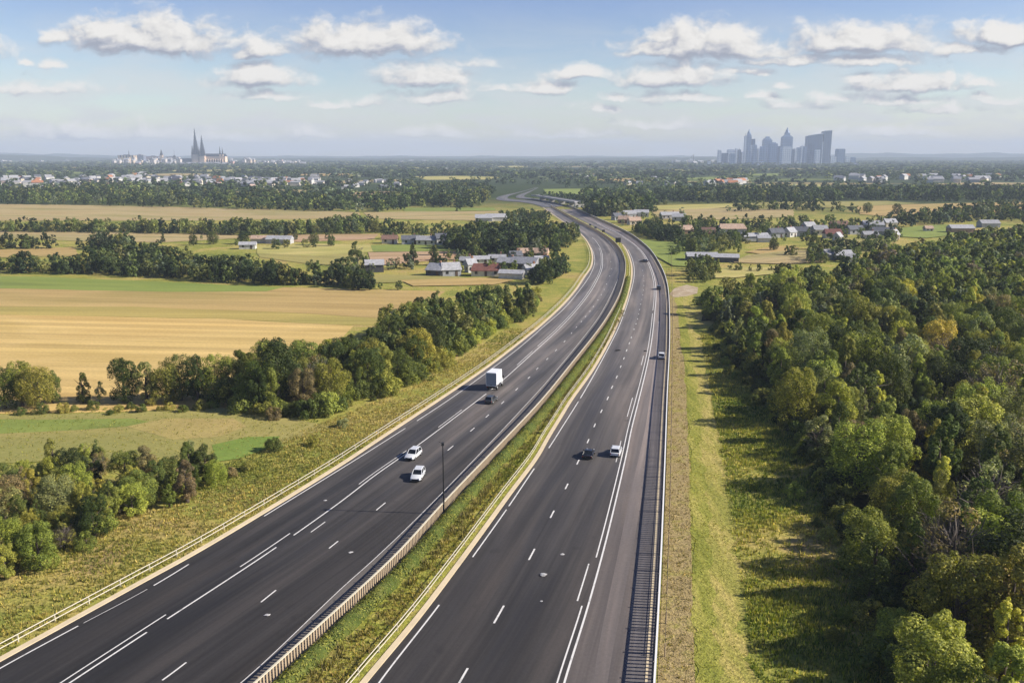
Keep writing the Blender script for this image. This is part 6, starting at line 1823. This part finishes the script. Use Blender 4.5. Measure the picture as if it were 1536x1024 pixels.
world = bpy.data.worlds.new("World"); scene.world = world; world.use_nodes = True
nt = world.node_tree; nt.nodes.clear(); N = NT(nt)
wo = N.n("ShaderNodeOutputWorld"); bg = N.n("ShaderNodeBackground"); N.l(bg.outputs[0], wo.inputs[0]); bg.inputs[1].default_value = SKY_S
sky = N.n("ShaderNodeTexSky", sky_type="NISHITA"); sky.sun_disc = False; sky.sun_elevation = SUN_EL; sky.sun_rotation = SUN_AZ; sky.altitude = 50; sky.air_density = 1.0; sky.dust_density = 0.6; sky.ozone_density = 2.2

# clouds stand in fixed directions of the sky: u = x/y, v = z/y, as seen towards +Y
CL = [  # px, py of the base line's middle, half width, height above base, strength
    (228, 82, 118, 56, 1.0), (160, 60, 55, 32, .8), (392, 86, 38, 28, .75), (85, 62, 22, 18, .55), (545, 84, 110, 52, 1.0), (500, 62, 40, 26, .6), (382, 128, 70, 30, .95), (400, 148, 50, 14, .5), (635, 130, 68, 30, .85), (655, 155, 50, 18, .6),
    (85, 102, 14, 12, .6), (60, 142, 70, 16, .42), (818, 142, 40, 20, .9), (862, 118, 42, 20, .8), (1012, 132, 72, 34, .95), (1020, 154, 62, 16, .5), (1065, 86, 115, 46, 1.0), (1000, 66, 50, 24, .7), (1290, 78, 105, 44, 1.0), (1290, 96, 90, 20, .7), (1190, 96, 80, 14, .55),
    (1500, 66, 75, 34, 1.0), (1450, 80, 60, 18, .6), (1360, 134, 80, 26, .9), (1350, 153, 60, 14, .5), (1167, 133, 13, 8, .6), (1200, 164, 55, 14, .5), (900, 168, 32, 12, .5), (1490, 155, 40, 12, .55), (1420, 168, 60, 12, .35),
    (700, 100, 40, 10, .3), (60, 206, 60, 16, .5), (150, 207, 62, 22, .62), (235, 208, 52, 15, .5), (330, 210, 60, 12, .45), (660, 205, 60, 12, .4), (450, 208, 45, 12, .4), (40, 98, 16, 9, .5), (500, 160, 36, 10, .45), (590, 118, 30, 12, .5), (540, 158, 24, 10, .4), (745, 140, 26, 8, .45), (920, 150, 26, 9, .45), (1120, 112, 36, 10, .5), (1130, 150, 24, 8, .4), (1255, 150, 40, 9, .45), (1300, 122, 40, 10, .55), (1405, 120, 26, 9, .5), (1470, 128, 30, 8, .5), (1330, 205, 90, 10, .4), (850, 205, 70, 9, .35), (980, 190, 60, 9, .35), (1700, 90, 110, 46, 1.0), (-130, 90, 120, 50, 1.0), (-300, 130, 100, 40, .9), (1850, 140, 120, 40, .9), (900, -60, 160, 60, 1.0), (300, -120, 200, 70, 1.0),
]
def uv_of(px, py):
    a = (px - 768.0) / F; b = (512.0 - py) / F
    dy, dz = CP + b * SP, -SP + b * CP
    return a / dy, dz / dy


grp = bpy.data.node_groups.new("cloud_field", "ShaderNodeTree")
grp.interface.new_socket("UV", in_out="INPUT", socket_type="NodeSocketVector"); grp.interface.new_socket("Field", in_out="OUTPUT", socket_type="NodeSocketFloat")
G = NT(grp); gi = G.n("NodeGroupInput"); go = G.n("NodeGroupOutput")
uv0 = gi.outputs[0]
wn = G.n("ShaderNodeTexNoise"); G.l(uv0, wn.inputs["Vector"]); wn.inputs["Scale"].default_value = 16.0; wn.inputs["Detail"].default_value = 5.0; wn.inputs["Roughness"].default_value = 0.6
w1 = G.vmath("SUBTRACT", wn.outputs["Color"], (0.5, 0.5, 0.5)); uvw = G.vmath("MULTIPLY_ADD", w1, (0.05, 0.026, 0.0), uv0)
acc = None
for (px, py, hw, hh, st) in CL:
    u, vv = uv_of(px, py); u2, v2 = uv_of(px + hw, py); u3, v3 = uv_of(px, py - hh)
    ru, rv = abs(u2 - u) * 1.22, abs(v3 - vv) * 1.12
    p = G.vmath("SUBTRACT", uvw, (u, vv + rv * 0.22, 0)); p = G.vmath("MULTIPLY", p, (1 / ru, 1 / (rv * 0.85), 0))
    p = G.vmath("MAXIMUM", p, G.vmath("MULTIPLY", p, (-1.0, -2.6, 0)))
    l = G.vmath("LENGTH", p)
    f = G.math("MULTIPLY", G.math("SUBTRACT", 1.0, l), st)
    acc = f if acc is None else G.math("MAXIMUM", acc, f)
n1 = G.noise(G.vmath("MULTIPLY", uvw, (1.0, 1.7, 1.0)), 30.0, 5, 0.55, 0.2)
n2 = G.noise(G.vmath("MULTIPLY", uvw, (1.0, 1.5, 1.0)), 105.0, 3, 0.55)
dt = G.math("ADD", G.math("MULTIPLY", G.math("SUBTRACT", n1, 0.5), 1.6), G.math("MULTIPLY", G.math("SUBTRACT", n2, 0.5), 0.26))
G.l(G.math("ADD", acc, dt), go.inputs[0])

tc = N.n("ShaderNodeTexCoord").outputs["Generated"]
sp = N.n("ShaderNodeSeparateXYZ"); N.l(tc, sp.inputs[0])
yy = N.math("MAXIMUM", sp.outputs[1], 0.08)
cb = N.n("ShaderNodeCombineXYZ"); N.l(N.math("DIVIDE", sp.outputs[0], yy), cb.inputs[0]); N.l(N.math("DIVIDE", sp.outputs[2], yy), cb.inputs[1])
uv = cb.outputs[0]
def cf(vec):
    n = N.n("ShaderNodeGroup"); n.node_tree = grp; N.l(vec, n.inputs[0]); return n.outputs[0]
f0 = cf(uv); f1 = cf(N.vmath("ADD", uv, (0.007, 0.0105, 0.0)))
ahead = N.smooth(sp.outputs[1], 0.05, 0.3)
alpha = N.math("MULTIPLY", N.smooth(f0, -0.20, 0.44), ahead)
lit = N.math("ADD", N.math("MULTIPLY", N.math("SUBTRACT", f0, f1), 1.25), 0.45, clamp=True)
elev = N.math("DIVIDE", sp.outputs[2], N.math("MAXIMUM", N.vmath("LENGTH", tc), 0.001))
# sky, a touch clearer higher up as in the photograph
tint = N.ramp(N.math("DIVIDE", elev, 0.7, clamp=True), SKY_TINT)
skyc = N.mix(1.0, sky.outputs[0], tint, "MULTIPLY")
ccol = N.ramp(lit, CLOUD_RAMP)
cm = N.vmath("SCALE", ccol, None); cm_node = cm.node; cm_node.inputs["Scale"].default_value = CLOUD_B
# thin veil and low banks near the horizon
bank = N.noise(N.vmath("MULTIPLY", uv, (1.0, 5.5, 1.0)), 9.0, 7, 0.6, 0.3)
bankm = N.math("MULTIPLY", N.math("MULTIPLY", N.smooth(bank, 0.44, 0.62), N.smooth(elev, 0.085, 0.03)), N.math("MULTIPLY", ahead, 0.7))
skyb = N.mix(bankm, skyc, N.vmath("SCALE", (0.93, 0.94, 0.97), None))
skyb.node.inputs[7].links[0].from_node.inputs["Scale"].default_value = CLOUD_B * 0.93
veil = N.noise(N.vmath("MULTIPLY", uv, (1.0, 3.5, 1.0)), 6.0, 6, 0.6, 0.4)
vm = N.math("MULTIPLY", N.math("MULTIPLY", N.smooth(veil, 0.36, 0.68), N.smooth(elev, 0.18, 0.06)), N.math("MULTIPLY", ahead, 0.5))
skyv = N.mix(vm, skyb, N.vmath("SCALE", (0.98, 0.975, 0.97), None))
skyv.node.inputs[7].links[0].from_node.inputs["Scale"].default_value = CLOUD_B * 0.93
fin = N.mix(N.math("MULTIPLY", alpha, 0.96), skyv, cm)
N.l(fin, bg.inputs[0])

cam = bpy.data.cameras.new("camera"); co = link(bpy.data.objects.new("camera", cam)); scene.camera = co
co.location = (0, 0, CAM_H); co.rotation_euler = (PI / 2 - PITCH, 0, 0)
cam.sensor_fit = "HORIZONTAL"; cam.sensor_width = 36; cam.lens = 36 * F / 1536; cam.clip_start = 0.5; cam.clip_end = 40000

scene.view_settings.view_transform = "Standard"; scene.view_settings.look = "None"; scene.view_settings.exposure = EXPOSURE; scene.view_settings.gamma = 1.0
cy = scene.cycles
cy.use_denoising = True
cy.max_bounces = 5; cy.diffuse_bounces = 2; cy.glossy_bounces = 2; cy.transmission_bounces = 3; cy.transparent_max_bounces = 6; cy.volume_bounces = 0
cy.use_adaptive_sampling = True; cy.adaptive_threshold = 0.02
cy.caustics_reflective = False; cy.caustics_refractive = False
cy.sample_clamp_indirect = 4.0
